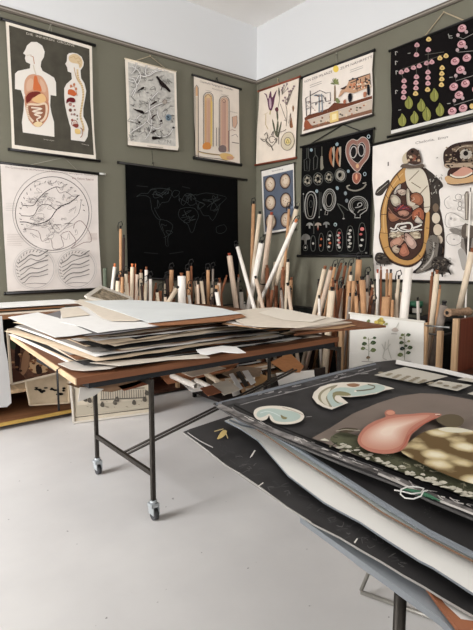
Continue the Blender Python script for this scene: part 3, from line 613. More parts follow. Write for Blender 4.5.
def leafy(x, y, s_):
    p.blob((132, 132, 58), [(x,y-36*s_),(x+20*s_,y-8*s_),(x+18*s_,y+18*s_),(x+2*s_,y+32*s_),(x-16*s_,y+20*s_),(x-20*s_,y-4*s_),(x-8*s_,y-20*s_)], 3); p.line((92, 96, 44), 3, [(x,y-30*s_),(x,y+32*s_)]); p.line((172,168,90), 2, [(x+5*s_,y-20*s_),(x+10*s_,y+16*s_)])
for x, y in ((136,475),(207,490),(98,575),(168,560),(240,545)): leafy(x, y, 1.1)
p.c(425, 10, 5.25)
for x, y, cc in ((90,303,YE),(88,333,YE),(88,362,YE),(86,392,YE),(78,252,YE),(110,240,YE)): bloss(x, y, .95, cc)
leafy(48, 448, 1.05); leafy(78, 525, 1.05); leafy(8, 545, 1.05)
def big(x, y): 
    p.blob(PK, [(x-22,y+8),(x-18,y-8),(x,y-20),(x+18,y-14),(x+22,y+2),(x+10,y+18),(x-12,y+20)], 3); p.ring((120,50,60), 4, x - 2, y - 2, 9, 7); p.ell((226,180,182), x + 10, y - 8, 6, 5)
rows = [(195,95),(192,178),(158,268),(220,250),(186,313),(151,402),(212,385),(178,445),(143,530),(200,514)]
for x, y in rows: big(x, y); big(x + 92, y - 32) if x > 170 else None
for x, y in ((173,132),(217,115),(170,210),(214,195),(162,345),(208,330),(154,475),(198,463)): p.ell((178,150,150), x, y, 9, 10)
p.ell(YE, 246, 505, 12, 14)
for l in ([(175,140),(200,152),(300,100)],[(168,210),(172,222),(300,210)],[(160,345),(162,372),(300,330)],[(152,475),(152,500),(300,455)]): p.line((140,134,128), 3, l)
for x, y in ((132,135),(136,352),(124,490)): p.line((160,154,146), 4, [(x - 8, y + 2), (x + 10, y)])
p.line((160,154,146), 4, [(122,125),(128,148),(145,146)]); p.line(LN, 3, [(0,235),(100,220)])
p.build('printed_artwork', t)
# -- turtle
t, p = chart('turtle_wall_chart', 'large pale wall chart of a dissected turtle with skull and bone details', 'wall chart', RIGHT,
    [(372.8, 146.4), (420, 135), (473, 122.2), (540, 106), (540, 284), (473, 281.3), (425, 280), (374.8, 278.8), (373, 250), (375, 215), (372.2, 180)], mat((222, 214, 206), .8, noise=.04, scale=8),
    [('top_rod', (371.6, 145.4), (542, 104.5), .015, BLK), ('bottom_rod', (374.6, 280.2), (542, 285), .01, BLK)],
    ((420, 133), (437, 123), (452, 126), .003, GREYCORD))
p.c(370, 140, 5.91)
p.text((120, 108, 100), 'Chelonia.', (268, 26), (382, 2), 16); p.text((120, 108, 100), 'Emys', (402, -1), (462, -14), 14); p.text((120, 110, 104), 'I', (104, 154), (112, 152), 24); p.text((120,110,104), 'a.', (390, 110), (410, 106), 12)
SK = (62, 54, 48); SK2 = (120, 110, 98); SH = (186, 136, 72); SHD = (84, 60, 44)
# flippers and tail
p.blob(SK, [(30,320),(42,290),(75,262),(110,235),(115,262),(90,300),(70,325),(45,330)]); p.line((150,142,130), 4, [(40,312),(70,285),(105,255)])
p.blob(SK, [(318,175),(350,182),(390,215),(420,245),(432,275),(408,300),(415,370),(405,430),(380,440),(350,420),(335,330)]) 
for i in range(34): x, y = rnd.uniform(330, 420), rnd.uniform(190, 330); p.line((160,152,140) if i % 3 else (40,36,34), 5, [(x, y), (x + rnd.uniform(-14, 14), y + rnd.uniform(6, 18))])
p.blob((60, 48, 42), [(350,420),(365,390),(410,400),(440,560),(436,700),(420,740),(395,690),(360,600)])
for cx, cy, rx, ry, cc in ((388,400,18,26,(112,92,74)),(390,462,24,32,(208,190,166)),(400,530,26,34,(202,182,158)),(410,590,20,26,(196,176,152)),(418,650,18,24,(150,116,90))): p.ell(cc, cx, cy, rx, ry)
# shell body
p.warp = lambda x, y: (x, y if y < 520 else 520 + (y - 520) * .69)
p.blob((62, 44, 36), [(60,520),(60,420),(88,320),(130,230),(185,170),(215,158),(290,150),(335,190),(358,290),(362,420),(355,560),(340,680),(310,780),(250,850),(185,850),(110,800),(70,700),(52,600)])
p.blob(SH, [(66,520),(66,430),(92,325),(135,235),(190,172),(216,165),(214,240),(170,262),(130,300),(105,360),(96,450),(104,560),(112,680),(150,760),(200,795),(250,790),(300,720),(318,640),(322,520),(335,420),(352,430),(348,560),(334,680),(305,775),(245,832),(188,832),(118,785),(78,695),(58,600)], 2)
p.blob((206, 194, 172), [(212,168),(285,160),(328,200),(350,290),(354,400),(330,430),(312,400),(318,360),(270,330),(240,300),(214,250)])
p.line((120, 80, 44), 5, [(66,520),(66,430),(92,325),(135,235),(190,172)], smooth=3); p.line((120, 80, 44), 5, [(58,600),(78,695),(118,785),(188,832),(245,832),(305,775),(334,680)], smooth=3); p.line((206, 164, 104), 5, [(84,560),(80,440),(100,340),(148,250),(196,196)], smooth=3)
for l in ([(158,198),(178,240)],[(120,262),(140,290)],[(90,320),(108,345)],[(62,440),(98,440)],[(56,560),(104,566)],[(80,695),(118,672)],[(330,520),(350,522)],[(318,645),(340,660)],[(280,740),(300,770)],[(230,240),(290,180)],[(270,345),(340,270)],[(245,250),(300,285)],[(312,400),(354,395)]): p.line(SHD, 4, l)
cav = [(118,350),(150,285),(205,250),(225,300),(300,330),(318,380),(320,520),(312,640),(290,715),(245,780),(200,785),(155,752),(118,675),(108,560),(104,450)]
p.blob((74, 48, 40), cav)
ORG = [((212,198,172),[(122,330),(150,325),(178,350),(178,382),(150,392),(128,372)]),((200,190,176),[(140,310),(165,270),(182,262),(178,290),(150,320)]),((214,186,164),[(160,300),(190,290),(212,300),(205,325),(175,322)]),((182,110,78),[(240,330),(275,312),(308,335),(310,372),(285,388),(250,375)]),((206,190,166),[(218,290),(232,300),(240,370),(290,390),(262,415),(225,395),(215,340)]),((120,52,48),[(140,410),(190,385),(235,395),(250,415),(220,430),(170,430)]),((196,140,112),[(165,425),(205,415),(232,430),(215,450),(180,448)]),((176,112,76),[(112,420),(140,435),(172,465),(150,480),(122,480),(108,450)]),((190,104,70),[(250,430),(290,400),(315,420),(316,470),(280,460),(255,475)]),((214,198,180),[(262,480),(280,455),(300,470),(312,490),(285,492)]),
       ((180,160,132),[(112,570),(140,545),(190,540),(200,575),(175,610),(130,605)]),((184,162,132),[(232,565),(262,545),(295,560),(298,600),(265,618),(238,602)]),((208,150,122),[(120,640),(160,600),(205,580),(195,640),(160,690),(130,700)]),((218,176,156),[(205,575),(225,570),(262,620),(275,670),(250,700),(215,650)]),((198,120,90),[(170,700),(205,650),(222,690),(232,740),(200,765),(175,745)]),((206,180,152),[(130,690),(160,665),(175,700),(165,735),(142,728)])]
for cc, pl_ in ORG:
    p.line((44, 28, 26), 9, pl_, True, 3); p.blob(tuple(int(v * .78) for v in cc), pl_, 4); p.blob(tuple(int(v * .92) for v in cc), [((x - sum(a for a, _ in pl_) / len(pl_)) * .62 + sum(a for a, _ in pl_) / len(pl_) - 3, (y - sum(b for _, b in pl_) / len(pl_)) * .62 + sum(b for _, b in pl_) / len(pl_) - 3) for x, y in pl_], 4)
for k in range(60):
    x, y = rnd.uniform(122, 308), rnd.uniform(300, 740); p.line(rnd.choice([(48, 30, 28), (92, 56, 46), (206, 184, 160), (60, 38, 34), (150, 96, 74)]), rnd.uniform(2, 4.5), [(x, y), (x + rnd.uniform(-16, 16), y + rnd.uniform(-6, 16)), (x + rnd.uniform(-20, 20), y + rnd.uniform(0, 24))], smooth=2)
for k in range(5): p.line((176, 70, 66) if k % 2 else (96, 60, 78), 6, [(150 + k * 14, 415 - k * 3), (185 + k * 12, 375 + k * 8)])
p.line((150, 104, 84), 5, [(108,400),(150,450),(210,470),(250,440)], smooth=3)
for pts in ([(120,520),(145,530),(160,500),(190,495),(235,490),(250,512),(235,540),(200,530),(180,520),(215,510)],[(160,520),(190,548),(240,545),(262,520)],[(255,520),(280,512),(305,500)],[(250,545),(280,535),(308,535)],[(122,545),(150,550),(165,540)]): p.line((60,44,40), 15, pts, smooth=3); p.line((214, 206, 194), 10, pts, smooth=3)
for cx, cy in ((155,575),(268,582)): 
    for k in range(9): p.ell((206,188,158), cx + rnd.uniform(-28, 28), cy + rnd.uniform(-20, 20), 7, 7)
p.ell((60,36,32), 172, 678 + 2, 15, 12)
# head
p.blob((196, 178, 148), [(190,110),(200,85),(225,70),(232,120),(215,140),(195,135)]); p.blob((72, 52, 44), [(215,80),(235,55),(262,48),(290,72),(302,110),(298,138),(250,145),(222,125)]); p.blob((120,76,58), [(238,95),(260,86),(276,100),(270,120),(247,124)])
for k in range(16): x, y = rnd.uniform(225, 298), rnd.uniform(60, 136); p.ell(rnd.choice([(30,24,22),(150,130,108),(96,70,56)]), x, y, 6, 4)
for cx, cy, cc in ((250,68,(26,22,20)),(240,100,(206,180,150)),(262,110,(150,84,64)),(280,85,(60,44,36)),(228,120,(200,170,140)),(288,120,(184,150,120))): p.ell(cc, cx, cy, 8, 8)
p.blob((96, 82, 70), [(180,160),(200,140),(260,150),(310,140),(318,160),(280,165),(220,168)])
# hind legs and tail
p.warp = lambda x, y: (x, y - 66)
p.blob(SK, [(28,770),(40,735),(80,735),(112,775),(120,800),(85,800),(50,795)]); p.line((30,26,24), 6, [(40,790),(42,805)]); p.line((30,26,24), 6, [(60,795),(62,812)]); p.line((30,26,24), 6, [(85,798),(86,812)])
p.blob((40, 34, 32), [(290,850),(250,848),(300,800),(340,690),(380,660),(430,700),(400,790),(350,830)])
p.blob((112, 104, 94), [(330,690),(350,640),(375,628),(405,650),(402,720),(385,790),(340,830),(290,850),(272,845),(300,815),(335,770)]); p.line((170,162,150), 9, [(378,670),(372,740),(345,790),(300,832)], smooth=3)
for k in range(12): p.line((66,60,54), 3, [(345 + k * 4, 660 + k * 9), (365 + k * 2, 655 + k * 9)])
p.blob((62, 54, 48), [(362,800),(380,760),(420,755),(455,770),(470,795),(455,820),(470,850),(440,845),(420,860),(385,845)])
for k in range(12): x, y = rnd.uniform(375, 455), rnd.uniform(770, 840); p.line((130,120,108), 4, [(x, y), (x + rnd.uniform(-12, 12), y + rnd.uniform(4, 12))])
for k in range(26): x, y = rnd.uniform(372, 460), rnd.uniform(768, 840); p.ell(rnd.choice([(34,28,26),(104,92,80),(46,38,34)]), x, y, 8, 5)
for k in range(14): x, y = rnd.uniform(40, 108), rnd.uniform(745, 795); p.ell(rnd.choice([(34,28,26),(98,88,76)]), x, y, 7, 4)
for k in range(24): x = rnd.uniform(300, 395); p.ell((74, 66, 58), x, 690 + (395 - x) * 1.3 + rnd.uniform(-30, 20), 6, 4)
for a, b in (((455,785),(482,802)),((462,830),(478,862)),((425,850),(428,875))): p.line((28,24,22), 8, [a, b])
# skull head at right, from another enlargement
p.warp = None
p.c(433, 120, 7.875)
p.blob((58, 42, 36), [(80,290),(92,240),(150,195),(220,175),(315,165),(400,175),(460,220),(470,320),(400,380),(300,360),(160,370),(95,370),(85,335)])
p.blob((110, 90, 72), [(150,240),(210,200),(310,190),(380,200),(420,260),(350,330),(250,320)]); p.blob((44, 30, 26), [(140,280),(200,240),(215,300),(180,330),(130,320)])
p.blob((170, 146, 120), [(95,345),(180,340),(315,335),(400,350),(395,380),(315,375),(180,380),(105,378)]); 
p.blob((186, 176, 160), [(212,290),(218,250),(255,230),(300,245),(305,285),(270,310),(230,308)]); p.ell((60,50,46), 260, 262, 27, 26); p.ell((16,14,14), 262, 258, 13, 14)
for k in range(22): x, y = rnd.uniform(100, 310), rnd.uniform(200, 335); p.ell((160,136,110) if k % 2 else (36,28,26), x, y, 8, 6)
for k in range(60):
    x, y = rnd.uniform(92, 400), rnd.uniform(215, 380)
    if y > 400 - x * .9: p.ell(rnd.choice([(36, 26, 24), (52, 38, 32), (140, 116, 92), (92, 70, 54)]), x, y, rnd.uniform(6, 15), rnd.uniform(4, 8))
p.blob((172, 162, 148), [(216,285),(224,255),(255,238),(288,250),(294,282),(266,300),(234,300)]); p.ell((30,24,22), 258, 262, 20, 20); p.line((196, 176, 150), 5, [(180,250),(205,220),(250,205),(310,205)], smooth=3)
p.blob((60, 36, 30), [(112,440),(130,385),(200,372),(315,378),(400,400),(380,470),(250,470),(150,465)]); p.blob((196, 140, 118), [(150,430),(190,400),(240,370),(300,385),(310,410),(250,440),(180,450)]); p.line((214,204,184), 12, [(135,430),(180,450),(250,445),(310,415)], smooth=3)
p.blob((196, 154, 104), [(92,455),(120,440),(180,462),(260,455),(340,420),(420,410),(420,470),(315,490),(220,500),(150,505),(110,495)]); p.line((70,50,40), 7, [(110,500),(160,512),(230,508),(315,490),(420,480)], smooth=3)
p.c(410, 180, 7.51)
OU = (128, 120, 112)
p.line(OU, 4, [(298,120),(265,145),(258,175),(280,212),(310,208)], smooth=3); p.ring(OU, 4, 364, 128, 24, 22); p.ring(OU, 4, 376, 180, 14, 20); p.ring(OU, 4, 372, 215, 16, 14); p.line(OU, 5, [(325,152),(352,158)])
p.line(OU, 4, [(268,270),(290,248),(330,250),(410,300),(408,335),(340,352),(290,358),(265,330)], True, 3); p.ell((160,152,146), 308, 290, 9, 11)
p.blob((128,120,112), [(295,370),(345,360),(385,385),(370,410),(320,398)]); p.line(OU, 4, [(272,450),(285,412),(330,402),(380,420),(388,460),(350,488),(300,486)], True, 3); p.ell((150,142,136), 330, 445, 9, 4)
p.poly((104,92,82), [(408,110),(420,85),(440,85),(446,300),(414,300)]); p.poly((180,168,152), [(416,105),(432,90),(430,295),(420,295)])
p.blob((96,84,74), [(390,430),(388,360),(410,330),(450,320),(500,340),(480,430),(430,440)]); p.poly((210,202,190), [(370,285),(475,325),(475,345),(375,310)]); p.poly((190,178,162), [(425,340),(440,340),(440,430),(420,420)])
p.poly((60,52,46), [(402,440),(465,435),(445,600),(420,560)]); p.poly((134,124,114), [(385,440),(405,440),(420,560),(380,500)]); p.blob((164,156,148), [(360,530),(400,520),(440,620),(400,680),(375,600)]); p.ring(OU, 4, 300, 600 - 5, 8, 9)
p.build('printed_artwork', t)

# ------------------------------------------------------------------ storage along the two walls
DWOOD = wood((74, 42, 28), .5, 'X'); MWOOD = wood((142, 98, 66), .5, 'X'); PWOOD = wood((196, 166, 130), .5, 'Y'); PWZ = wood((186, 152, 116), .5, 'Z')
VDARK = mat((20, 17, 16), .6)
# open shelf unit on the left, holding the framed pictures
sx0, sx1, sy0 = -4.6, -2.46, -.86
t = thing('storage_shelf', 'low dark open shelf against the green wall below the line drawing chart', 'shelf', ((sx0 + sx1) / 2, -.45, 0))
bm = bmesh.new(); box(bm, (sx0, sy0, .03), (sx1, -.03, .062)); obj('bottom_board', bm, MWOOD, t)
bm = bmesh.new(); box(bm, (sx0, sy0 - .012, .035), (sx1, sy0, .06)); obj('edge_strip', bm, mat((196, 160, 84), .5), t)
bm = bmesh.new(); box(bm, (sx0, sy0 + .08, .25), (sx1, -.03, .28)); obj('middle_board', bm, PWOOD, t)
bm = bmesh.new(); box(bm, (sx0, sy0, .845), (sx1, -.03, .875)); obj('top_board', bm, MWOOD, t)
bm = bmesh.new(); box(bm, (sx0, -.045, .03), (sx1, -.026, .87)); obj('back_or_shade_panel', bm, VDARK, t)
for x in (sx0, sx1 - .03, -3.9):
    bm = bmesh.new(); box(bm, (x, sy0 + .002, .0), (x + .03, -.046, .845)); obj('side_panel', bm, DWOOD, t)
# framed picture lying in the shelf, tilted
def leaning_picture(name, label, cat, cor, th, frame_m, frame_w, art, group=None):
    """cor: four world corners TL TR BR BL"""
    cor = [Vector(p) for p in cor]; n = (cor[1] - cor[0]).cross(cor[0] - cor[3]).normalized()
    if n.dot(CAMP - cor[0]) < 0: n = -n
    b = min(cor, key=lambda p: p.z)
    t = thing(name, label, cat, (sum(p.x for p in cor) / 4, sum(p.y for p in cor) / 4, b.z), group)
    bm = bmesh.new(); slab(bm, [p - n * .003 for p in cor], th * .7, n); obj('picture_board', bm, art[0], t)
    bm = bmesh.new()
    for i in range(4):
        a, c = cor[i], cor[(i + 1) % 4]; beam(bm, a, c, frame_w, th, upv=n)
    obj('picture_frame', bm, frame_m, t)
    return t, Print(Plane(cor[0], n))
PL = Plane((0, -.908, 0), (0, -1, 0))
t, p = leaning_picture('framed_picture', 'brown framed jungle picture propped on the dark shelf at the left', 'picture', [PL.at(7.5, 330), PL.at(58, 322), PL.at(60, 372.5), PL.at(11.5, 384)], .02, mat((206, 190, 168), .6), .014, (mat((92, 58, 40), .7, noise=.5, scale=30),))
p.c(0, 330, 4.73)
for cc, q in (((40, 26, 22), [(75,60),(95,70),(92,180),(80,215),(70,150)]), ((150,108,76), [(110,110),(140,95),(135,170),(110,215),(98,200)]), ((190,150,108), [(140,150),(175,140),(215,165),(225,195),(180,205),(150,195)]), ((48, 34, 28), [(170,170),(190,165),(200,200),(175,208)]), ((60,70,50), [(50,50),(75,55),(70,90),(52,85)]), ((70,40,28), [(60,180),(120,230),(62,235)])): p.blob(cc, q)
for k in range(16): x, y = rnd.uniform(60, 230), rnd.uniform(90, 200); p.ell(rnd.choice([(176,128,86),(54,36,28),(128,80,50)]), x, y, 8, 5)
p.build('printed_artwork', t)
PL2 = Plane((0, -.866, 0), (0, -1, 0))
t, p = leaning_picture('picture_card', 'cream card printed with black blots standing low in the shelf', 'picture', [PL2.at(25, 378), PL2.at(68, 370), PL2.at(69.5, 402.5), PL2.at(30, 405)], .016, mat((214, 196, 168), .7), .012, (mat((206, 186, 158), .8, noise=.06),))
p.c(0, 330, 4.73)
for k in range(14): x, y = rnd.uniform(165, 310), rnd.uniform(268, 305); p.ell((30, 26, 24), x, y, rnd.uniform(6, 15), rnd.uniform(3, 7))
p.build('printed_artwork', t)
# framed village print leaning on the floor, behind the table legs
A, B = FLAT(.012).at(73.5, 422.5), FLAT(.012).at(152.5, 412.5)
lean = Vector((.0, .05, .43))
t, p = leaning_picture('framed_print', 'pale framed village street print leaning low on the white floor', 'picture', [A + lean, B + lean, B, A], .018, mat((206, 198, 186), .6), .014, (mat((204, 192, 172), .8, noise=.06),))
p.c(60, 360, 4.73)
p.line((70, 64, 58), 3, [(68,135),(72,272),(430,228),(432,130)]); p.poly((186,174,152), [(80,215),(430,185),(430,225),(80,262)])
for k in range(20): x = 195 + k * 11; p.line((104,98,90), 3, [(x, 140), (x + 1, 185 - k * .4)])
p.line((96,90,82), 5, [(190,188),(400,178)]); p.line((96,90,82), 4, [(190,140),(400,132)])
for x, y in ((120,190),(140,195),(200,215),(260,205),(270,190),(350,205),(400,190),(410,160)): p.blob((92,84,74), [(x-10,y),(x-4,y-16),(x+6,y-14),(x+10,y+4),(x,y+8)], 2)
for k in range(22): x, y = rnd.uniform(90, 420), rnd.uniform(185, 225); p.line((136,124,108), 3, [(x, y), (x + rnd.uniform(-14, 14), y + rnd.uniform(-4, 4))])
p.build('printed_artwork', t)
# large white sheet hanging at the picture's left edge
bm = bmesh.new(); q = Plane((0, -.97, 0), (0, -1, 0))
pts = [q.at(-40, 316), q.at(2, 316), q.at(4, 340), q.at(8, 362), q.at(10.5, 390), q.at(11.5, 403), q.at(7, 407), q.at(-6, 408), q.at(-40, 412)]
slab(bm, pts, .004, (0, -1, 0)); hs = obj('hanging_white_sheet', bm, mat((196, 194, 192), .8), loc=pts[7]); tag(hs, 'white sheet hanging down the front of the shelf at the left edge', 'sheet')
# sheets and boards lying on top of the shelf
def flat_sheet(name, label, cat, pts, th, m, group=None, n=(0, 0, 1)):
    c = sum((Vector(p) for p in pts), Vector()) / len(pts)
    bm = bmesh.new(); slab(bm, pts, th, n); o = obj(name, bm, m, loc=c); tag(o, label, cat, group); return o
F = FLAT
z = .885
for i, (lab, a, mm) in enumerate((('cream board lying lowest on top of the left shelf', (-3.75, -2.62, -.84, -.25), CREAM), ('brown edged sheet lying on the left shelf among pale boards', (-3.95, -2.75, -.80, -.3), MWOOD), ('white board lying topmost along the left shelf', (-3.9, -2.55, -.78, -.35), WHITE), )):
    x0, x1, y0, y1 = a; flat_sheet('drawing_board', lab, 'board', [(x0, y0, z), (x1, y0 + .03, z), (x1 - .02, y1, z), (x0, y1, z)], .008, mm); z += .022
# picture frame tilted on the shelf behind the paper pile
c4 = [Plane((0, -.88, 0), (0, -1, 0)).at(101, 287), Plane((0, -.9, 0), (0, -1, 0)).at(132, 298.5), Plane((0, -1.12, 0), (0, -1, 0)).at(122, 306), Plane((0, -1.08, 0), (0, -1, 0)).at(86, 297)]
t, p = leaning_picture('tilted_picture', 'small white framed picture lying tilted behind the paper pile', 'picture', c4, .014, mat((214, 206, 194), .6), .03, (mat((150, 136, 116), .8, noise=.4, scale=40),))
p.c(0, 0, 1); p.blob((80,76,60), [(100,291),(108,294),(104,297),(97,296)]); p.blob((190,176,150), [(108,295),(116,298),(110,300)]); p.build('printed_artwork', t)

# racks for the rolls
def rack(label, x0, x1, y0, y1, top, front, mids):
    t = thing('roll_rack', label, 'rack', ((x0 + x1) / 2, (y0 + y1) / 2, 0))
    bm = bmesh.new(); box(bm, (x0 + .036, y0 + .036, .02), (x1 - .036, y1 - .036, .05)); obj('base_board', bm, DWOOD, t)
    for x in (x0, x1 - .035):
        for y in (y0, y1 - .035):
            bm = bmesh.new(); box(bm, (x, y, .0 if True else 0), (x + .035, y + .035, top)); obj('post', bm, PWZ, t)
    for m_ in mids:
        bm = bmesh.new(); box(bm, (m_[0], m_[1], .05), (m_[0] + .03, m_[1] + .04, top)); obj('post', bm, PWZ, t)
    bm = bmesh.new()
    if front == 'x': box(bm, (x1 + .004, y0, .05), (x1 + .012, y1, top - .02))
    else: box(bm, (x0, y1 + .004, .05), (x1, y1 + .012, top + .06))
    obj('back_or_shade_panel', bm, mat((30, 32, 27), .7), t)  # added dark sheet, stands for the deep shade behind the rolls
    rr = .008
    for zz in (top - .03,):
        bm = bmesh.new()
        a = [(x0 + .01, y0 + .01), (x1 - .01, y0 + .01), (x1 - .01, y1 - .01), (x0 + .01, y1 - .01)]
        for i in range(4): tube(bm, [(a[i][0], a[i][1], zz), (a[(i + 1) % 4][0], a[(i + 1) % 4][1], zz)], rr, 6)
        obj('rail', bm, mat((70, 66, 62), .45, .4), t)
    return t
rack('wooden rack of paper rolls under the black world map', -2.42, -.9, -.8, -.06, .74, 'y', [(-1.7, -.8)])
rack('long wooden rack of rolls standing along the right wall', -.80, -.06, -2.97, -.1, .77, 'x', [(-.8, -.98), (-.8, -1.36), (-.8, -2.06)])

# rolled charts and tubes
ROLLM = {'cream': mat((214, 196, 172), .8, noise=.08, scale=10), 'white': mat((226, 218, 208), .8, noise=.05, scale=8), 'tan': mat((182, 140, 104), .75, noise=.12, scale=14),
         'brown': mat((126, 78, 52), .7, noise=.2, scale=14), 'pink': mat((198, 176, 156), .8, noise=.08, scale=10), 'grey': mat((134, 122, 112), .8, noise=.15, scale=20), 'green': mat((92, 98, 84), .8, noise=.1, scale=10), 'dark': mat((52, 36, 30), .7, noise=.2)}
RODM = {'black': mat((26, 22, 21), .5), 'red': mat((150, 66, 44), .5), 'orange': mat((196, 112, 66), .6), 'wood': mat((128, 76, 48), .6), None: mat((26, 22, 21), .5)}
PLACED = [(Vector((x, y, 0)), Vector((x, y, .77)), .03) for x, y in ((-.782,-2.95),(-.782,-.118),(-.078,-2.95),(-.078,-.118),(-.785,-.96),(-.785,-1.34),(-.785,-2.04),(-2.4,-.78),(-2.4,-.08),(-.92,-.78),(-.92,-.08),(-1.685,-.78))]
PLACED += [(Vector((-.19, RIGHT(.19).at(414.5, 320).y, .8)), Vector((-.19, RIGHT(.19).at(414.5, 320).y, .98)), .075), (Vector((-2.4,-.79,.71)), Vector((-.92,-.79,.71)), .012), (Vector((-2.4,-.07,.71)), Vector((-.92,-.07,.71)), .012), (Vector((-2.405,-.79,.71)), Vector((-2.405,-.07,.71)), .012), (Vector((-.91,-.79,.71)), Vector((-.91,-.07,.71)), .012), (Vector((-.79,-.2,.74)), Vector((-.79,-2.95,.74)), .01), (Vector((-.07,-.2,.74)), Vector((-.07,-2.95,.74)), .01)]
def segdist(p1, q1, p2, q2):
    d1, d2, r = q1 - p1, q2 - p2, p1 - p2; a, e, f = d1.dot(d1), d2.dot(d2), d2.dot(r)
    c, b = d1.dot(r), d1.dot(d2); dn = a * e - b * b; s = max(0, min(1, (b * f - c * e) / dn)) if dn > 1e-9 else 0
    t = (b * s + f) / e
    if t < 0: t = 0; s = max(0, min(1, -c / a))
    elif t > 1: t = 1; s = max(0, min(1, (b - c) / a))
    return ((p1 + d1 * s) - (p2 + d2 * t)).length
def cyl(bm, A, B, r, n=12, mi=0, wall=.12):
    """hollow paper roll: outer skin, inner skin and rims"""
    d = (B - A).normalized(); u, v = frame_of(d); R = []
    for (c, rr) in ((A, r * (1 - wall * 2)), (A, r), (B, r), (B, r * (1 - wall * 2))):
        R.append([bm.verts.new(c + (u * math.cos(2 * PI * k / n) + v * math.sin(2 * PI * k / n)) * rr) for k in range(n)])
    deep = [bm.verts.new(B - d * .05 + (u * math.cos(2 * PI * k / n) + v * math.sin(2 * PI * k / n)) * r * (1 - wall * 2)) for k in range(n)]
    for a, b in ((R[0], R[1]), (R[1], R[2]), (R[2], R[3]), (R[3], deep)):
        for k in range(n):
            f = bm.faces.new((a[k], a[(k + 1) % n], b[(k + 1) % n], b[k])); f.material_index = mi; f.smooth = a is R[1]
    bm.faces.new(deep); bm.faces.new(R[0])
def roll(side, ut, vt, ub, vb, wpx, colour, rod, label, group=None, hook=False, base=None, name='rolled_chart', cat='rolled chart', zb=.075, band=None):
    pref = base if base is not None else (.42 if side == 'L' else .45)
    cand = [pref + s_ * k * .035 for k in range(0, 9) for s_ in ((1, -1) if k else (1,))]
    for off in cand:
        if not .15 < off < .72: continue
        pl = LEFT(off) if side == 'L' else RIGHT(off)
        T, Bm = pl.at(ut, vt), pl.at(ub, vb)
        dep = (T - CAMP).dot(E2); r = wpx * .5 * dep / FPX
        d = (Bm - T); k = (T.z - zb) / max(.01, -d.z); G = T + d * k
        lim = .55
        lat = (G - T); 
        if abs(lat.x) + abs(lat.y) > lim:              # steep leaner: let it rest on the rolls instead of the base
            k *= lim / (abs(lat.x) + abs(lat.y)); G = T + d * k
        if side == 'R': G.y = max(-2.9, min(-.17, G.y))
        if all(segdist(T, G, a, b) > r + rr + .009 for a, b, rr in PLACED): break
    else: return None
    PLACED.append((T, G, r))
    t = thing(name, label, cat, G, group)
    up = (T - G).normalized(); A0 = G
    bm = bmesh.new(); cyl(bm, G, T, r, 14, wall=.1 if r > .02 else .2); obj('paper_roll', bm, ROLLM[colour], t)
    if rod:
        bm = bmesh.new(); tube(bm, [T - up * .045, T + up * .028], min(r * .55, .014), 8); tube(bm, [T + up * .018, T + up * .032], min(r * .7, .018), 8); obj('rod_end', bm, RODM[rod], t)
    if hook:
        u, v = frame_of(up); side_v = E1 * .022; bm = bmesh.new(); P0 = T + up * .012
        tube(bm, [P0, P0 + up * .03 + side_v, P0 + up * .062 + side_v * .4, P0 + up * .05 - side_v * .9, P0 + up * .015 - side_v * 1.2, P0 - up * .03 - side_v * 1.1], .0048, 6); obj('hanging_cord', bm, mat((40, 38, 37), .4, .3), t)
    if band:
        bm = bmesh.new(); c = T + (G - T) * band; tube(bm, [c - up * .006, c + up * .006], r * 1.06, 14); obj('band', bm, RODM['black'], t)
    return t
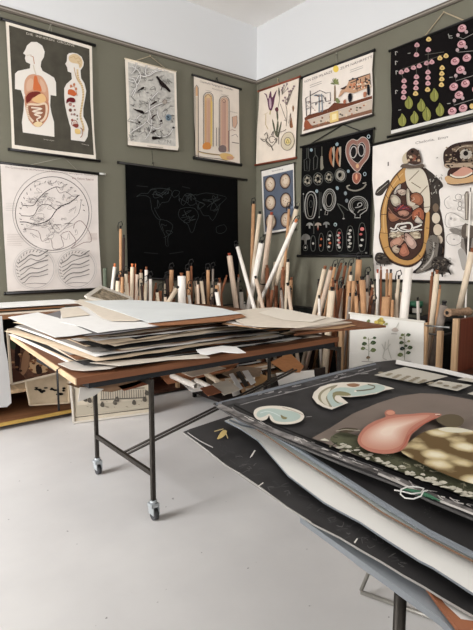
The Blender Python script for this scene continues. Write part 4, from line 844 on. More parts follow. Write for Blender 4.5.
RS = [
 # corner group of long leaners
 ('R', 296.5, 209, 272.5, 298, 5, 'cream', 'black', 'long cream roll leaning right with its tip beside the anatomy chart', 1, .30),
 ('R', 295.5, 222, 263, 296, 4.4, 'white', 'orange', 'white roll with orange tip leaning right across the corner rolls', 1, .55),
 ('R', 271.3, 215, 262, 290, 5.4, 'pink', 'red', 'pink roll with a black band halfway and reddish tip', 0, .42),
 ('R', 253.6, 204, 246, 274, 3.6, 'tan', 'black', 'tall tan roll left of the blue egg chart', 1, .25),
 ('R', 259.7, 214, 250, 272, 4.0, 'cream', 'black', 'tall cream roll below the left edge of the blue egg chart', 0, .35),
 ('R', 261.5, 243, 253.5, 283, 5.6, 'white', 'black', 'wide white roll with looped cord leaning right in the corner rack', 1, .6),
 ('R', 237.5, 247, 251.5, 298, 3.8, 'white', 'black', 'thin white roll leaning left before the black world map', 1, .62),
 ('R', 229.5, 256, 234.5, 294, 5.4, 'pink', 'red', 'pale roll with red tip at the edge of the black world map', 0, .62),
 ('R', 289, 209, 286, 250, 2.6, 'tan', 'black', 'thin tan rod roll in front of the blue egg chart', 1, .38),
 ('R', 288, 262, 286, 296, 3.6, 'cream', 'black', 'short cream roll at the right end of the corner rack', 0, .45),
 ('R', 283, 270, 281.5, 300, 3.6, 'brown', 'wood', 'brown roll between the two rightmost corner rolls', 0, .5),
 ('R', 256, 279, 262, 304, 3.8, 'pink', 'black', 'short pinkish roll tilted left in the corner rack', 0, .68),
 ('R', 241, 292, 242, 310, 4.2, 'white', 'black', 'short white roll standing upright before the corner rack', 1, .7),
 ('R', 276, 262, 273, 298, 4.6, 'cream', None, 'plain cream roll behind the crossing corner rolls', 0, .2),
 ('R', 267, 268, 268, 300, 4.0, 'brown', 'wood', 'brown roll hidden low behind the pink roll', 0, .28),
 # under the world map
 ('L', 120.6, 229, 120.8, 290, 3.0, 'tan', 'black', 'tallest thin tan roll left of the black world map', 1, .2),
 ('L', 123.9, 238, 123.3, 292, 2.6, 'dark', 'black', 'tall black roll beside the tallest tan one', 0, .25),
 ('L', 105, 268, 105.4, 300, 4.0, 'green', None, 'grey green roll next to the line drawing chart', 0, .3),
 ('L', 114.6, 267, 112, 291, 3.4, 'white', 'orange', 'white roll with orange tip left of the tall pair', 0, .5),
 ('L', 118, 281, 117.2, 300, 4.4, 'cream', 'black', 'wide cream roll below the tall pair', 1, .6),
 ('L', 122.4, 277, 122, 295, 3.2, 'tan', 'black', 'short tan roll right under the tall black roll', 0, .66),
 ('L', 126, 274, 126.2, 296, 3.2, 'cream', 'black', 'cream roll with a looped cord under the map corner', 1, .5),
 ('L', 129.2, 275, 129.6, 297, 2.4, 'brown', 'wood', 'thin brown roll between cream rolls under the map', 0, .42),
 ('L', 132.2, 267, 131.6, 298, 3.6, 'cream', 'orange', 'cream roll with orange tip under the left of the map', 0, .55),
 ('L', 135.4, 267, 134.6, 298, 1.8, 'brown', 'orange', 'thin orange brown stick beside a cream roll', 0, .35),
 ('L', 137.2, 274.5, 136.4, 300, 3.4, 'pink', None, 'plain pinkish roll in the left of the map rack', 0, .6),
 ('L', 141, 273, 141, 300, 3.4, 'cream', 'wood', 'cream roll with a brown strip beside it', 0, .5),
 ('L', 146.3, 270, 145.6, 300, 3.2, 'white', 'wood', 'white roll with a pointed rod tip', 0, .4),
 ('L', 150.4, 279, 150.4, 302, 3.2, 'white', 'black', 'white roll with a curled cord on top', 1, .6),
 ('L', 155.6, 286, 153.6, 302, 2.8, 'brown', 'wood', 'short brown roll in the left rack', 0, .55),
 ('L', 171.6, 270, 170.6, 296, 4.2, 'tan', 'black', 'tan roll with bent cord left of the wide white roll', 1, .4),
 ('L', 181.6, 276, 182, 306, 8.0, 'white', 'wood', 'widest white roll under the middle of the world map', 0, .62),
 ('L', 176.5, 289, 168, 303, 4.6, 'cream', 'black', 'short cream roll leaning right against the wide white roll', 0, .7),
 ('L', 188, 271, 188.6, 300, 3.8, 'tan', 'black', 'tan roll right of the wide white roll', 1, .42),
 ('L', 191.4, 266, 191.6, 300, 2.2, 'brown', 'black', 'thin brown roll with tall cord under the map centre', 1, .35),
 ('L', 195.4, 281, 197.4, 302, 3.4, 'pink', 'black', 'pinkish roll right of the thin brown one', 0, .6),
 ('L', 201.2, 281, 203.6, 302, 3.6, 'cream', 'black', 'cream roll tilted slightly left under the map', 0, .6),
 ('L', 208, 270, 208.4, 302, 3.4, 'tan', 'black', 'tan roll with forked cord under the right of the map', 1, .45),
 ('L', 213, 269, 212.6, 296, 2.2, 'grey', 'black', 'thin grey roll with white cord under the right of the map', 1, .38),
 ('L', 216.6, 292, 218.8, 306, 4.2, 'white', 'black', 'short white roll in front of the map rack', 0, .7),
 ('L', 226, 278, 221.5, 292, 2.4, 'brown', 'wood', 'thin brown stick leaning right under the map edge', 0, .5),
 # under the black anatomy chart
 ('R', 324.6, 269, 316.2, 306, 4.6, 'cream', 'wood', 'cream brown edged roll first from the left under the anatomy chart', 0, .5),
 ('R', 330.6, 270, 321.4, 306, 4.6, 'pink', 'wood', 'pale roll second from the left under the anatomy chart', 0, .5),
 ('R', 334.8, 267, 325.5, 311, 2.8, 'tan', 'black', 'tan roll with dark top leaning under the anatomy chart', 1, .42),
 ('R', 340.6, 266, 333, 292, 3.4, 'brown', 'wood', 'brown roll leaning under the middle of the anatomy chart', 1, .34),
 ('R', 332, 290.5, 330.2, 310, 7.0, 'cream', 'black', 'short wide cream roll with dark end in the brown roll rack', 0, .7),
 ('R', 341, 288, 337.5, 310, 4.0, 'brown', 'black', 'short dark brown roll beside the wide cream one', 1, .6),
 ('R', 345.6, 265.5, 341, 292, 2.8, 'brown', 'black', 'thin brown roll third from the left of the brown ones', 0, .3),
 ('R', 350.8, 266, 345.5, 290, 2.8, 'tan', 'black', 'thin tan roll with looped cord under the anatomy chart', 1, .25),
 ('R', 350.8, 275, 350, 300, 3.6, 'cream', 'black', 'cream topped roll behind the paired tan tubes', 0, .42),
 ('R', 349.4, 281, 347.4, 316, 4.6, 'tan', None, 'left one of two paired tan tubes', 0, .62),
 ('R', 353.8, 281, 352.6, 316, 4.2, 'tan', None, 'right one of two paired tan tubes', 0, .62),
 ('R', 359, 259.6, 356.6, 300, 6.0, 'tan', 'black', 'tallest wide tan roll under the anatomy chart corner', 1, .3),
 ('R', 362.2, 280, 363.6, 314, 6.2, 'tan', 'black', 'wide tan tube leaning slightly left before the tallest one', 0, .62),
 ('R', 356, 296, 357, 316, 4.0, 'tan', 'black', 'short tan tube in front of the wide tan tube', 0, .68),
 ('R', 368, 275, 366.5, 300, 3.6, 'grey', 'black', 'grey roll with looped cord beside the turtle chart', 1, .4),
 ('R', 372.2, 291, 368.8, 314, 3.4, 'brown', 'wood', 'short brown roll leaning right near the white rod roll', 0, .55),
 ('R', 377.6, 273, 377.6, 316, 3.0, 'white', 'red', 'thin white roll with red tip under the turtle chart edge', 0, .6),
 ('R', 381, 270, 380.8, 300, 2.2, 'brown', 'wood', 'thin brown stick right of the thin white roll', 0, .45),
 ('R', 387, 273, 386.8, 300, 2.8, 'tan', 'wood', 'thin tan roll behind the tan cup shaped tube', 0, .45),
 ('R', 390.8, 273, 390, 298, 3.4, 'tan', 'black', 'tan roll with black tip under the turtle', 0, .5),
 ('R', 386.4, 297, 385, 318, 8.6, 'tan', None, 'short widest tan tube behind the plant poster', 0, .66),
 ('R', 392.6, 300, 392, 318, 3.0, 'tan', None, 'narrow tan tube touching the widest short one', 0, .66),
 ('R', 398.6, 279, 395, 318, 3.2, 'cream', 'black', 'thin cream roll leaning beside the big white roll', 1, .55),
 ('R', 408.6, 268, 403.4, 320, 8.6, 'white', None, 'biggest white roll below the turtle', 0, .64),
 ('R', 432, 276, 427.4, 352, 3.0, 'brown', 'wood', 'thin brown roll left of the pale roll near the cabinet', 0, .5),
 ('R', 436.8, 274, 430.6, 334, 5.0, 'cream', 'wood', 'cream roll with curled top near the cabinet', 1, .56),
 ('R', 439.8, 289, 435, 330, 2.4, 'tan', 'wood', 'thin tan roll behind the grey cloth roll', 0, .45),
 ('R', 443.8, 305, 433.2, 360, 7.6, 'grey', 'black', 'grey cloth roll leaning against the brown cabinet', 0, .66),
]
for a in RS:
    roll(*a[:7], a[7], a[8], None, bool(a[9]), a[10], band=.45 if 'band' in a[8] else None)
# lesser rolls filling the racks between the others, each told by the roll it stands beside
USED = set()
for side, key, u0, u1, n, v0, v1 in (('L','under the map',108,224,52,278,300),('R','in the corner rack',236,292,18,276,300),('R','under the anatomy chart',316,374,28,280,304),('R','under the turtle',374,418,6,290,305)):
    for k in range(n):
        u = rnd.uniform(u0, u1); v = rnd.uniform(v0, v1); cc = rnd.choice(['cream', 'tan', 'brown', 'pink', 'white', 'dark', 'cream', 'grey'])
        near = min((a for a in RS if a[0] == side), key=lambda a: abs(a[1] + (v - a[2]) * (a[3] - a[1]) / (a[4] - a[2]) - u))
        nm = ' '.join(near[8].split()[:7]); lab = None
        for word in ('short', 'low', 'small', 'stubby', 'squat', 'worn', 'plain', 'slim', 'little'):
            lab = '%s %s roll just %s of the %s' % (word, {'pink': 'pale'}.get(cc, cc), 'left' if u < near[1] else 'right', nm)
            if lab not in USED: break
        USED.add(lab)
        roll(side, u, v, u + rnd.uniform(-3, 3), v + 22, rnd.uniform(2.4, 4.2), cc, rnd.choice(['black', 'wood', 'black', None]), lab, 'short rolls packed between the long ones ' + key, rnd.random() < .4, rnd.uniform(.2, .66))
# jar between the big white roll and the cabinet, on a little ledge
ZL = max(.80, RIGHT(.19).at(414.5, 321).z)
t = thing('ledge_board', 'small wall ledge behind the rolls that carries the jar', 'ledge', (-.15, -2.62, ZL - .02))
bm = bmesh.new(); box(bm, (-.28, -2.80, ZL - .02), (-.0, -2.46, ZL)); obj('board', bm, VDARK, t)
bm = bmesh.new(); 
for yy in (-2.79, -2.49):
    bm = bmesh.new(); box(bm, (-.02, yy, ZL - .12), (-.0, yy + .02, ZL - .02)); obj('bracket', bm, MWOOD, t)
jp = RIGHT(.19).at(414.5, 320); jp = Vector((-.19, jp.y, ZL))
t = thing('paint_jar', 'dark jar with a green lid between the big white roll and the cabinet', 'jar', jp)
def lathe(bm, c, prof, n=16, mi=0):
    R = [[bm.verts.new((c.x + r * math.cos(2 * PI * k / n), c.y + r * math.sin(2 * PI * k / n), c.z + z)) for k in range(n)] for r, z in prof]
    for a, b in zip(R, R[1:]):
        for k in range(n): f = bm.faces.new((a[k], a[(k + 1) % n], b[(k + 1) % n], b[k])); f.smooth = True
    bm.faces.new(R[0][::-1]); bm.faces.new(R[-1])
sj = RIGHT(.19).at(414.5, 301).z - ZL
bm = bmesh.new(); lathe(bm, jp, [(.055, 0), (.062, .01), (.062, sj * .58), (.052, sj * .64)]); obj('jar_body', bm, mat((30, 34, 30), .3), t)
bm = bmesh.new(); lathe(bm, jp, [(.066, sj * .64), (.068, sj * .66), (.068, sj * .95), (.06, sj)]); obj('lid', bm, mat((52, 104, 78), .35), t)
bm = bmesh.new()
for a0 in range(-3, 4):
    th0, th1 = math.atan2(-E2.y, -E2.x) + a0 * .2 - .1, math.atan2(-E2.y, -E2.x) + a0 * .2 + .1
    v = [bm.verts.new((jp.x + .0635 * math.cos(a), jp.y + .0635 * math.sin(a), jp.z + z)) for a, z in ((th0, .02), (th1, .02), (th1, sj * .5), (th0, sj * .5))]; bm.faces.new(v)
lb = obj('label', bm, mat((190, 186, 176), .6), t)
# plant poster hung on the front of the rack
t = thing('plant_poster', 'white botanical poster of green leafy plants and a yellow flower hung before the rack', 'poster', RIGHT(.83).at(386, 384))
pl = RIGHT(.83)
out = [(350, 314), (385, 318), (423.8, 323), (423.6, 345), (422.6, 384), (386, 384), (348.6, 384), (349.6, 345)]
bm = bmesh.new(); slab(bm, [pl.at(*q) for q in out], .003, (-1, 0, 0)); obj('paper_sheet', bm, mat((222, 218, 210), .8, noise=.03, scale=6), t)
p = Print(pl); p.c(330, 310, 4.73)
def plant(x, y0, y1, lv):
    p.line((150, 150, 120), 3, [(x, y0), (x + 2, (y0 + y1) / 2), (x, y1)], smooth=3)
    for dx, y, s_, cc in lv:
        p.blob(cc, [(x + dx - 12 * s_, y + 2), (x + dx - 4 * s_, y - 9 * s_), (x + dx + 8 * s_, y - 7 * s_), (x + dx + 13 * s_, y), (x + dx + 4 * s_, y + 8 * s_), (x + dx - 6 * s_, y + 7 * s_)], 3); p.line((150, 150, 120), 2, [(x, y + 8), (x + dx, y)])
g1, g2, g3 = (72, 90, 56), (112, 124, 72), (146, 148, 92)
plant(182, 240, 130, [(-20, 160, 1, g1), (22, 155, 1.1, g1), (-26, 182, .9, g2), (22, 190, 1.1, g2), (-18, 132, .7, g2), (28, 132, .7, g1), (-2, 225, .8, (140,110,80))])
plant(352, 236, 110, [(-10, 118, .7, g2), (18, 118, .9, g1), (-14, 155, .9, g1), (20, 148, .6, g3), (-10, 183, 1, (40, 52, 50)), (26, 178, 1, g1), (-20, 212, 1.1, g2), (18, 202, .9, g1), (-18, 132, .6, g3), (6, 170, .7, g1)])
for k in range(7): p.ell((204, 178, 80) if k % 3 else (160, 140, 60), 232 + rnd.uniform(-16, 22), 52 + rnd.uniform(-12, 12), 10, 8)
p.blob(g2, [(172,55),(182,44),(190,50),(184,60)], 2); p.blob(g3, [(255,68),(272,60),(270,72)], 2); p.line(g2, 3, [(236,62),(236,84)])
for l in ([(262,150),(258,190),(250,225),(268,235)],[(278,140),(275,180),(290,230)],[(245,160),(262,190),(285,160)],[(310,90),(320,70),(325,60)]): p.line((196,192,180), 4, l, smooth=3)
p.blob((190,174,160), [(290,95),(310,82),(325,98),(308,104)], 2); p.line((160,150,140), 3, [(290,112),(318,113)]); p.line((160,150,140), 3, [(150,243),(205,246)]); p.line((160,150,140), 3, [(345,241),(385,243)])
p.build('printed_artwork', t)
bm = bmesh.new(); beam(bm, pl.at(349, 313), pl.at(424.8, 322), .012, .016); obj('top_rod', bm, mat((206, 200, 188), .7), t)
# brown cabinet at the right edge, open at the front
def R(u, v, x=.8): return RIGHT(x).at(u, v)
ya = R(450.5, 325).y
t = thing('wooden_cabinet', 'dark brown open cabinet with a pale front edge at the right side', 'cabinet', (-.4, ya - .55, 0))
zc = R(452, 319).z
bm = bmesh.new(); box(bm, (-.78, ya - .03, .05), (-.06, ya - .055, zc)); obj('side_panel', bm, wood((104, 52, 36), .5, 'Z'), t)
bm = bmesh.new(); box(bm, (-.81, ya - .02, .0), (-.782, ya - .058, zc + .005)); obj('front_edge', bm, PWZ, t)
bm = bmesh.new(); box(bm, (-.78, ya - 1.1, .05), (-.06, ya - .056, .09)); box(bm, (-.78, ya - 1.1, .46), (-.06, ya - .056, .485)); obj('shelf_board', bm, DWOOD, t)
bm = bmesh.new(); box(bm, (-.08, ya - 1.1, .091), (-.06, ya - .056, zc)); obj('back_or_shade_panel', bm, wood((70, 34, 26), .5, 'Y'), t)
bm = bmesh.new(); box(bm, (-.78, ya - 1.13, .05), (-.06, ya - 1.101, zc)); obj('side_panel', bm, DWOOD, t)
bm = bmesh.new(); 
for s_ in range(3): 
    v0 = R(455, 327 + s_ * 16); bm2 = tube(bm, [(-.7, ya - .029, v0.z), (-.7, ya - .026, v0.z)], .006, 8)
obj('screw', bm, STEEL, t)
bm = bmesh.new(); a, b = R(425.5, 325.5, .82), R(449.5, 327.5, .82); tube(bm, [a, b], .007, 8); o = obj('metal_rail', bm, STEEL, loc=a); tag(o, 'thin steel rail joining the poster edge to the cabinet', 'rail')
bm = bmesh.new(); a = R(426.6, 322.5, .81); b = R(425.2, 366, .81); box(bm, (-.80, a.y - .012, 0), (-.822, a.y + .014, a.z)); o = obj('wooden_post', bm, PWZ, loc=(a.x, a.y, 0)); tag(o, 'pale wooden post at the right edge of the plant poster', 'post')
# crumpled brown paper roll on top of the cabinet side
a, b = R(447, 314.5, .72), R(469, 316.5, .5); a.z = b.z = zc + .032
t = thing('crumpled_paper_roll', 'crumpled brown paper roll lying on top of the brown cabinet', 'paper roll', (a + b) / 2)
bm = bmesh.new(); m_ = (a + b) / 2; n_ = 11
tube(bm, [a.lerp(b, k / n_) + Vector((rnd.uniform(-.006, .006), rnd.uniform(-.006, .006), 0)) for k in range(n_ + 1)], .03, 9, radii=[.026 + .01 * rnd.random() for _ in range(n_ + 1)])
obj('paper_roll', bm, mat((150, 122, 98), .85, noise=.3, scale=50, bump=.6), t)
bm = bmesh.new(); tube(bm, [a + (a - b).normalized() * .001, a + (a - b).normalized() * .004], .014, 9); obj('dark_core', bm, VDARK, t)
# tall cloth roll at the very edge
rt = roll('R', 472, 252, 459.5, 315, 6.0, 'cream', 'wood', 'thick pale cloth roll standing in front of the turtle chart at the right edge', None, False, .42, zb=.9)
rt2 = roll('R', 470.5, 192, 471, 255, 1.6, 'white', 'black', 'thin white stick standing before the turtle chart at the right edge', None, False, .3)
# things in the cabinet
yy = R(468, 366).y
bm = bmesh.new(); a = Vector((-.72, yy - .06, .535)); tube(bm, [a, a + Vector((.3, -.3, 0))], .045, 12); o = obj('black_tube', bm, mat((30, 30, 32), .4), loc=a - Vector((0, 0, .045))); tag(o, 'black tube lying on the cabinet shelf at the right edge', 'tube')
bm = bmesh.new(); a = R(470, 356, .5); box(bm, (-.34, a.y - .3, .486), (-.2, a.y - .1, .60)); o = obj('wooden_block', bm, PWOOD, loc=(-.27, a.y - .2, .486)); tag(o, 'pale wooden block on the cabinet shelf behind the black tube', 'block')
bm = bmesh.new(); c = Vector((-.45, ya - .33, .487)); lathe(bm, c, [(.04, 0), (.05, .01), (.075, .28), (.07, .285)]); o = obj('paper_cup', bm, CREAM, True and None, True, c); tag(o, 'cream tapered cup at the right edge inside the cabinet', 'cup')
# low shelf with loose papers under and behind the table
t = thing('low_shelf', 'low dark shelf full of loose papers behind the paper table', 'shelf', (-1.2, -1.6, 0))
bm = bmesh.new(); box(bm, (-1.66, -1.95, .04), (-.88, -1.0, .075)); obj('shelf_board', bm, mat((34, 26, 23), .6), t)
for y in (-1.95, -1.03):
    for x in (-1.66, -.91):
        bm = bmesh.new(); box(bm, (x, y, 0), (x + .03, y + .03, .04)); obj('foot', bm, VDARK, t)
for y in (-1.95, -1.02):
    bm = bmesh.new(); box(bm, (-1.6, y, .0751), (-.88, y + .02, .34)); obj('side_panel', bm, mat((34, 26, 23), .6), t)
def loose(name, label, cat, c, sz, rot, m, th=.002, group=None, curl=0.0):
    """a loose sheet centred at c, size sz, rotated by rot (x, y, z), curled along its length"""
    M = Matrix.Translation(c) @ Matrix.Rotation(rot[2], 4, 'Z') @ Matrix.Rotation(rot[1], 4, 'Y') @ Matrix.Rotation(rot[0], 4, 'X')
    bm = bmesh.new(); N = 8; top = []; bot = []
    for i in range(N + 1):
        x = (i / N - .5) * sz[0]; zz = curl * ((i / N - .5) ** 2) * 4
        for (L_, dz) in ((top, th / 2), (bot, -th / 2)): L_.append([bm.verts.new(M @ Vector((x, y, zz + dz))) for y in (-sz[1] / 2, sz[1] / 2)])
    for i in range(N):
        bm.faces.new((top[i][0], top[i + 1][0], top[i + 1][1], top[i][1])); bm.faces.new((bot[i][0], bot[i][1], bot[i + 1][1], bot[i + 1][0]))
        for k in (0, 1): bm.faces.new((top[i][k], top[i + 1][k], bot[i + 1][k], bot[i][k]))
    for i in (0, N): bm.faces.new((top[i][0], top[i][1], bot[i][1], bot[i][0]))
    o = obj(name, bm, m, loc=c); tag(o, label, cat, group); return o
LOOSE = [mat((226, 216, 202), .8), mat((186, 150, 116), .8), mat((138, 96, 68), .8), mat((60, 48, 40), .8), mat((234, 228, 220), .8), mat((198, 176, 148), .8)]
CN = ['cream', 'light brown', 'brown', 'dark brown', 'white', 'beige']
for k in range(30):
    j = k % 15; y = -1.12 - .70 * j / 14; row = k // 15
    loose('loose_sheet', '%s loose sheet at the %s of the %s row in the low shelf' % (CN[(k * 5 + row) % 6], ('far left', 'middle', 'right')[j // 5], ('front', 'back')[row]), 'paper', (-1.46 + row * .4, y, .165 + rnd.uniform(.0, .03) + row * .03), (rnd.uniform(.2, .33), rnd.uniform(.09, .14)), (1.05, 0, rnd.uniform(-.06, .06)), LOOSE[(k * 5 + row) % 6], .002, 'loose papers in the low shelf', rnd.uniform(.0, .02))
pq = lambda u, v, z: FLAT(z).at(u, v)
for i, (a, b, rr, lab) in enumerate((((172, 376), (196, 386), .024, 'white paper roll lying at the left end of the low shelf'), ((196, 380), (214, 389), .018, 'thin white roll lying behind the left paper roll on the low shelf'), ((206, 374), (222, 384), .02, 'cream roll lying third from the left on the low shelf'), ((240, 373), (228, 386), .016, 'cream roll lying crosswise near the striped cards'))):
    A_, B_ = pq(*a, .30 + .045 * (i % 2)), pq(*b, .30 + .045 * (i % 2)); q_ = (A_ + B_) / 2; tt = thing('paper_roll', lab, 'paper roll', (q_.x, q_.y, q_.z - rr))
    bm = bmesh.new(); cyl(bm, A_, B_, rr, 12); obj('rolled_paper', bm, ROLLM['white' if i < 2 else 'cream'], tt)
for i, (px, mm, lab) in enumerate((([(229, 374), (233, 373), (243, 388), (239, 390)], WHITE, 'white narrow card first of the fanned cards'), ([(236, 372), (240, 371), (249, 385), (245, 387)], VDARK, 'black narrow card between white fanned cards'), ([(242, 371), (248, 370), (256, 382), (251, 385)], WHITE, 'white card last of the fanned cards'),
        ([(212, 384), (228, 380), (240, 389), (224, 395)], CREAM, 'cream card at the front edge of the low shelf'), ([(200, 388), (212, 385), (222, 392), (208, 396)], mat((150, 96, 70), .8), 'red brown card at the front edge of the low shelf'), ([(180, 372), (214, 365), (226, 368), (192, 377)], CREAM, 'long cream sheet lying deep under the paper table'))):
    flat_sheet('narrow_card', lab, 'card', [pq(a, b, .40 + .006 * i) for a, b in px], .003, mm)
for nm, lab, z, q, mm in (
    ('cardboard_sheet', 'long dark brown card lying over the loose papers of the low shelf', .335, [(175,371),(262,352),(318,347),(300,352),(230,362)], mat((96,66,48),.8,noise=.2)),
    ('folded_sheet', 'grey brown folded sheet on the low shelf papers', .385, [(222,374),(240,366),(262,368),(260,376),(236,379)], mat((150,130,110),.8,noise=.1)),
    ('folded_card', 'tan folded card standing out of the low shelf', .36, [(270,362),(290,353),(304,366),(300,372),(285,372)], mat((176,124,84),.8,noise=.1)),
    ('green_card', 'small dark green card among the low shelf papers', .34, [(274,366),(285,362),(292,368),(280,371)], mat((40,66,48),.7)),
    ('white_sheet', 'white rectangular sheet lying behind the black foreground poster', .352, [(276,373),(314,370),(315,380),(279,386)], WHITE),
    ('tan_card', 'tan triangular card beside the striped papers', .345, [(255,372),(270,377),(255,389)], mat((190,150,104),.8)),
    ('white_sheet', 'white crumpled sheet at the left end of the low shelf', .2, [(178,380),(196,379),(206,390),(192,392)], WHITE),
    ('kraft_paper', 'thin brown kraft paper strip at the left end of the low shelf', .27, [(160,376),(200,368),(240,362),(232,370),(190,380),(168,384)], mat((150,100,70),.8,noise=.1))):
    flat_sheet(nm, lab, 'paper', [pq(a, b, z) for a, b in q], .003, mm)

# ------------------------------------------------------------------ the paper table: steel frame on casters, black top, brown board
t = thing('work_table', 'steel framed table on casters with dark top and brown board under the paper pile', 'table', (-2.4, -2.4, 0))
FX0, FX1, FY0, FY1, TZ = -3.048, -1.64, -2.72, -2.04, .715
def leg(x, y):
    bm = bmesh.new(); box(bm, (x - .010, y - .010, .085), (x + .010, y + .010, TZ)); l = obj('leg', bm, METAL, t)
    bm = bmesh.new(); c = Vector((x, y, 0))
    box(bm, (x - .022, y - .022, .066), (x + .022, y + .022, .0849)); tube(bm, [(x, y, .084), (x, y, .1)], .019, 10)
    box(bm, (x - .018, y - .03, .03), (x - .014, y + .02, .067)); box(bm, (x + .014, y - .03, .03), (x + .018, y + .02, .067)); obj('caster_fork', bm, mat((176, 180, 182), .35, .3), l)
    bm = bmesh.new(); tube(bm, [(x - .012, y - .008, .028), (x + .012, y - .008, .028)], .028, 16); obj('caster_wheel', bm, mat((66, 66, 68), .5), l)
for x in (FX0, FX1):
    for y in (FY0, FY1): leg(x, y)
    for z in (.235, TZ - .015):
        bm = bmesh.new(); box(bm, (x - .009, FY0 + .0102, z - .0115), (x + .009, FY1 - .0102, z + .0115)); obj('crossbar', bm, METAL, t)
A = Vector((FX0 + .012, -2.42, .24)); B = Plane((0, -2.38, 0), (0, -1, 0)).at(236, 400); d = (B - A); B = A + d * ((FX1 - .02 - A.x) / d.x)
B2 = Vector((min(B.x, FX1 - .02), B.y, B.z)) 
for k in (0, 1):
    o_ = Vector((0, .035, .0)) * k + Vector((.0, .0, -.0)); bm = bmesh.new(); tube(bm, [A + o_, B + o_], .0075, 8); obj('diagonal_rod', bm, METAL, t)
bm = bmesh.new(); box(bm, (-3.35, -2.695, TZ), (-1.66, -1.95, TZ + .034)); obj('table_top', bm, mat((34, 34, 36), .5), t)
bz = TZ + .066
bm = bmesh.new(); slab(bm, [(-3.422, -2.74, bz), (-1.64, -2.715, bz), (-1.62, -1.25, bz), (-3.30, -1.25, bz)], .031, (0, 0, 1)); obj('brown_board', bm, wood((122, 78, 52), .5, 'X', .3), t)
bm = bmesh.new(); slab(bm, [(-3.4275, -2.739, bz - .001), (-3.4225, -2.739, bz - .001), (-3.3005, -1.25, bz - .001), (-3.3055, -1.25, bz - .001)], .029, (0, 0, 1)); obj('pale_edge_strip', bm, wood((196, 168, 134), .5, 'Y', .2), t)
bm = bmesh.new(); a = Plane((-3.42, 0, 0), (-1, 0, 0)).at(56.5, 366)
a = Vector((-3.425, a.y, .745)); a.x = -3.432 + (a.y + 2.74) * .08; tube(bm, [a + Vector((.01, 0, .035)), a + Vector((-.006, 0, .03)), a + Vector((-.006, 0, -.17))], .005, 6); o = obj('hanging_strap', bm, VDARK, t)

# ------------------------------------------------------------------ the pile of sheets
Z0 = TZ + .069
def wave(x, y, h):
    return h * (.0 + .09 * math.sin(2.3 * x + 1.0) + .07 * math.sin(3.1 * y + 2.0) + .03 * math.sin(7 * x + 2 * y))
def pile_sheet(name, label, x0, x1, y0, y1, z, th, rot, m, group, own=.0, ph=0.0, cat='paper sheet'):
    cx, cy = (x0 + x1) / 2, (y0 + y1) / 2; bm = bmesh.new(); NX, NY = 14, 8; V = [[], []]
    for i in range(NX + 1):
        for j in range(NY + 1):
            x, y = (i / NX - .5) * (x1 - x0), (j / NY - .5) * (y1 - y0)
            if j == 0: y += .009 * math.sin(i * 2.1 + ph) + .007 * math.sin(i * 5.3 + ph * 2)
            X = cx + x * math.cos(rot) - y * math.sin(rot); Y = cy + x * math.sin(rot) + y * math.cos(rot)
            h = z - Z0; zz = z + wave(X, Y, h) * min(1, h / .06) * .55 + own * math.sin(i * .9 + ph) * math.cos(j * .8 + ph)
            V[0].append(bm.verts.new((X, Y, zz + th))); V[1].append(bm.verts.new((X, Y, zz)))
    I = lambda i, j: i * (NY + 1) + j
    for i in range(NX):
        for j in range(NY):
            for k in (0, 1): bm.faces.new([V[k][q] for q in (I(i, j), I(i + 1, j), I(i + 1, j + 1), I(i, j + 1))]).smooth = True
    for i in range(NX):
        for j in (0, NY): bm.faces.new((V[0][I(i, j)], V[0][I(i + 1, j)], V[1][I(i + 1, j)], V[1][I(i, j)]))
    for j in range(NY):
        for i in (0, NX): bm.faces.new((V[0][I(i, j)], V[0][I(i, j + 1)], V[1][I(i, j + 1)], V[1][I(i, j)]))
    o = obj(name, bm, m, loc=(cx, cy, z)); tag(o, label, cat, group); return o
PM = [('dark brown', mat((70, 52, 42), .8, noise=.3)), ('black', mat((26, 24, 24), .7)), ('cream', mat((204, 190, 170), .8, noise=.08)), ('grey', mat((122, 116, 110), .8, noise=.1)), ('white', mat((216, 212, 206), .8)),
      ('tan', mat((166, 124, 90), .8, noise=.15)), ('black', mat((34, 31, 30), .7)), ('brown', mat((110, 76, 54), .8, noise=.2)), ('beige', mat((190, 170, 146), .8, noise=.1))]
ORDER = [4, 2, 1, 4, 8, 0, 3, 4, 1, 2, 7, 4, 1, 3, 8, 2, 1, 0, 4, 3, 1, 5, 2, 3, 1, 8, 0, 4, 1, 6, 2, 7, 3, 4, 6, 8, 1, 4, 0, 2, 1, 4, 7, 5]  # dark entries are old cardboard, some added for the shaded gaps between sheets
N = len(ORDER); rnd = random.Random(12); DZ = .0034; SEEN = set()
XR = FLAT(.83).at(288, 330).x - .12
for i, k in enumerate(ORDER):
    cn, m_ = PM[k]; z = Z0 + .0015 + i * DZ; f = i / N
    lv = ('lowest part', 'lower part', 'middle', 'upper part', 'top part')[int(f * 5)]
    front = -2.66 + .05 * f + rnd.choice([rnd.uniform(-.03, .03), rnd.uniform(0, .16)]); left = -3.32 + rnd.uniform(-.03, .2); right = (-1.72 if z < .80 else XR) + rnd.uniform(-.22, .1); back = -1.42 + rnd.uniform(-.12, .1)
    th = .0014 if cn in ('black',) else .0022 if cn in ('dark brown', 'brown', 'tan') else .0011
    pv = PM[ORDER[i - 1]][0] if i else 'board'; nx = PM[ORDER[i + 1]][0] if i < N - 1 else 'kraft'
    lab = '%s edged sheet between %s below and %s above, %s of the pile' % (cn, pv, nx, lv)
    if lab in SEEN: lab = lab.replace('edged sheet', 'worn edged sheet')
    SEEN.add(lab)
    pile_sheet('pile_sheet', lab, left, right, front, back, z, th, math.radians(rnd.uniform(-6.5, 5)), m_, 'sheets stacked in the tall paper pile', .0005, i)
ZT = Z0 + .0015 + N * DZ
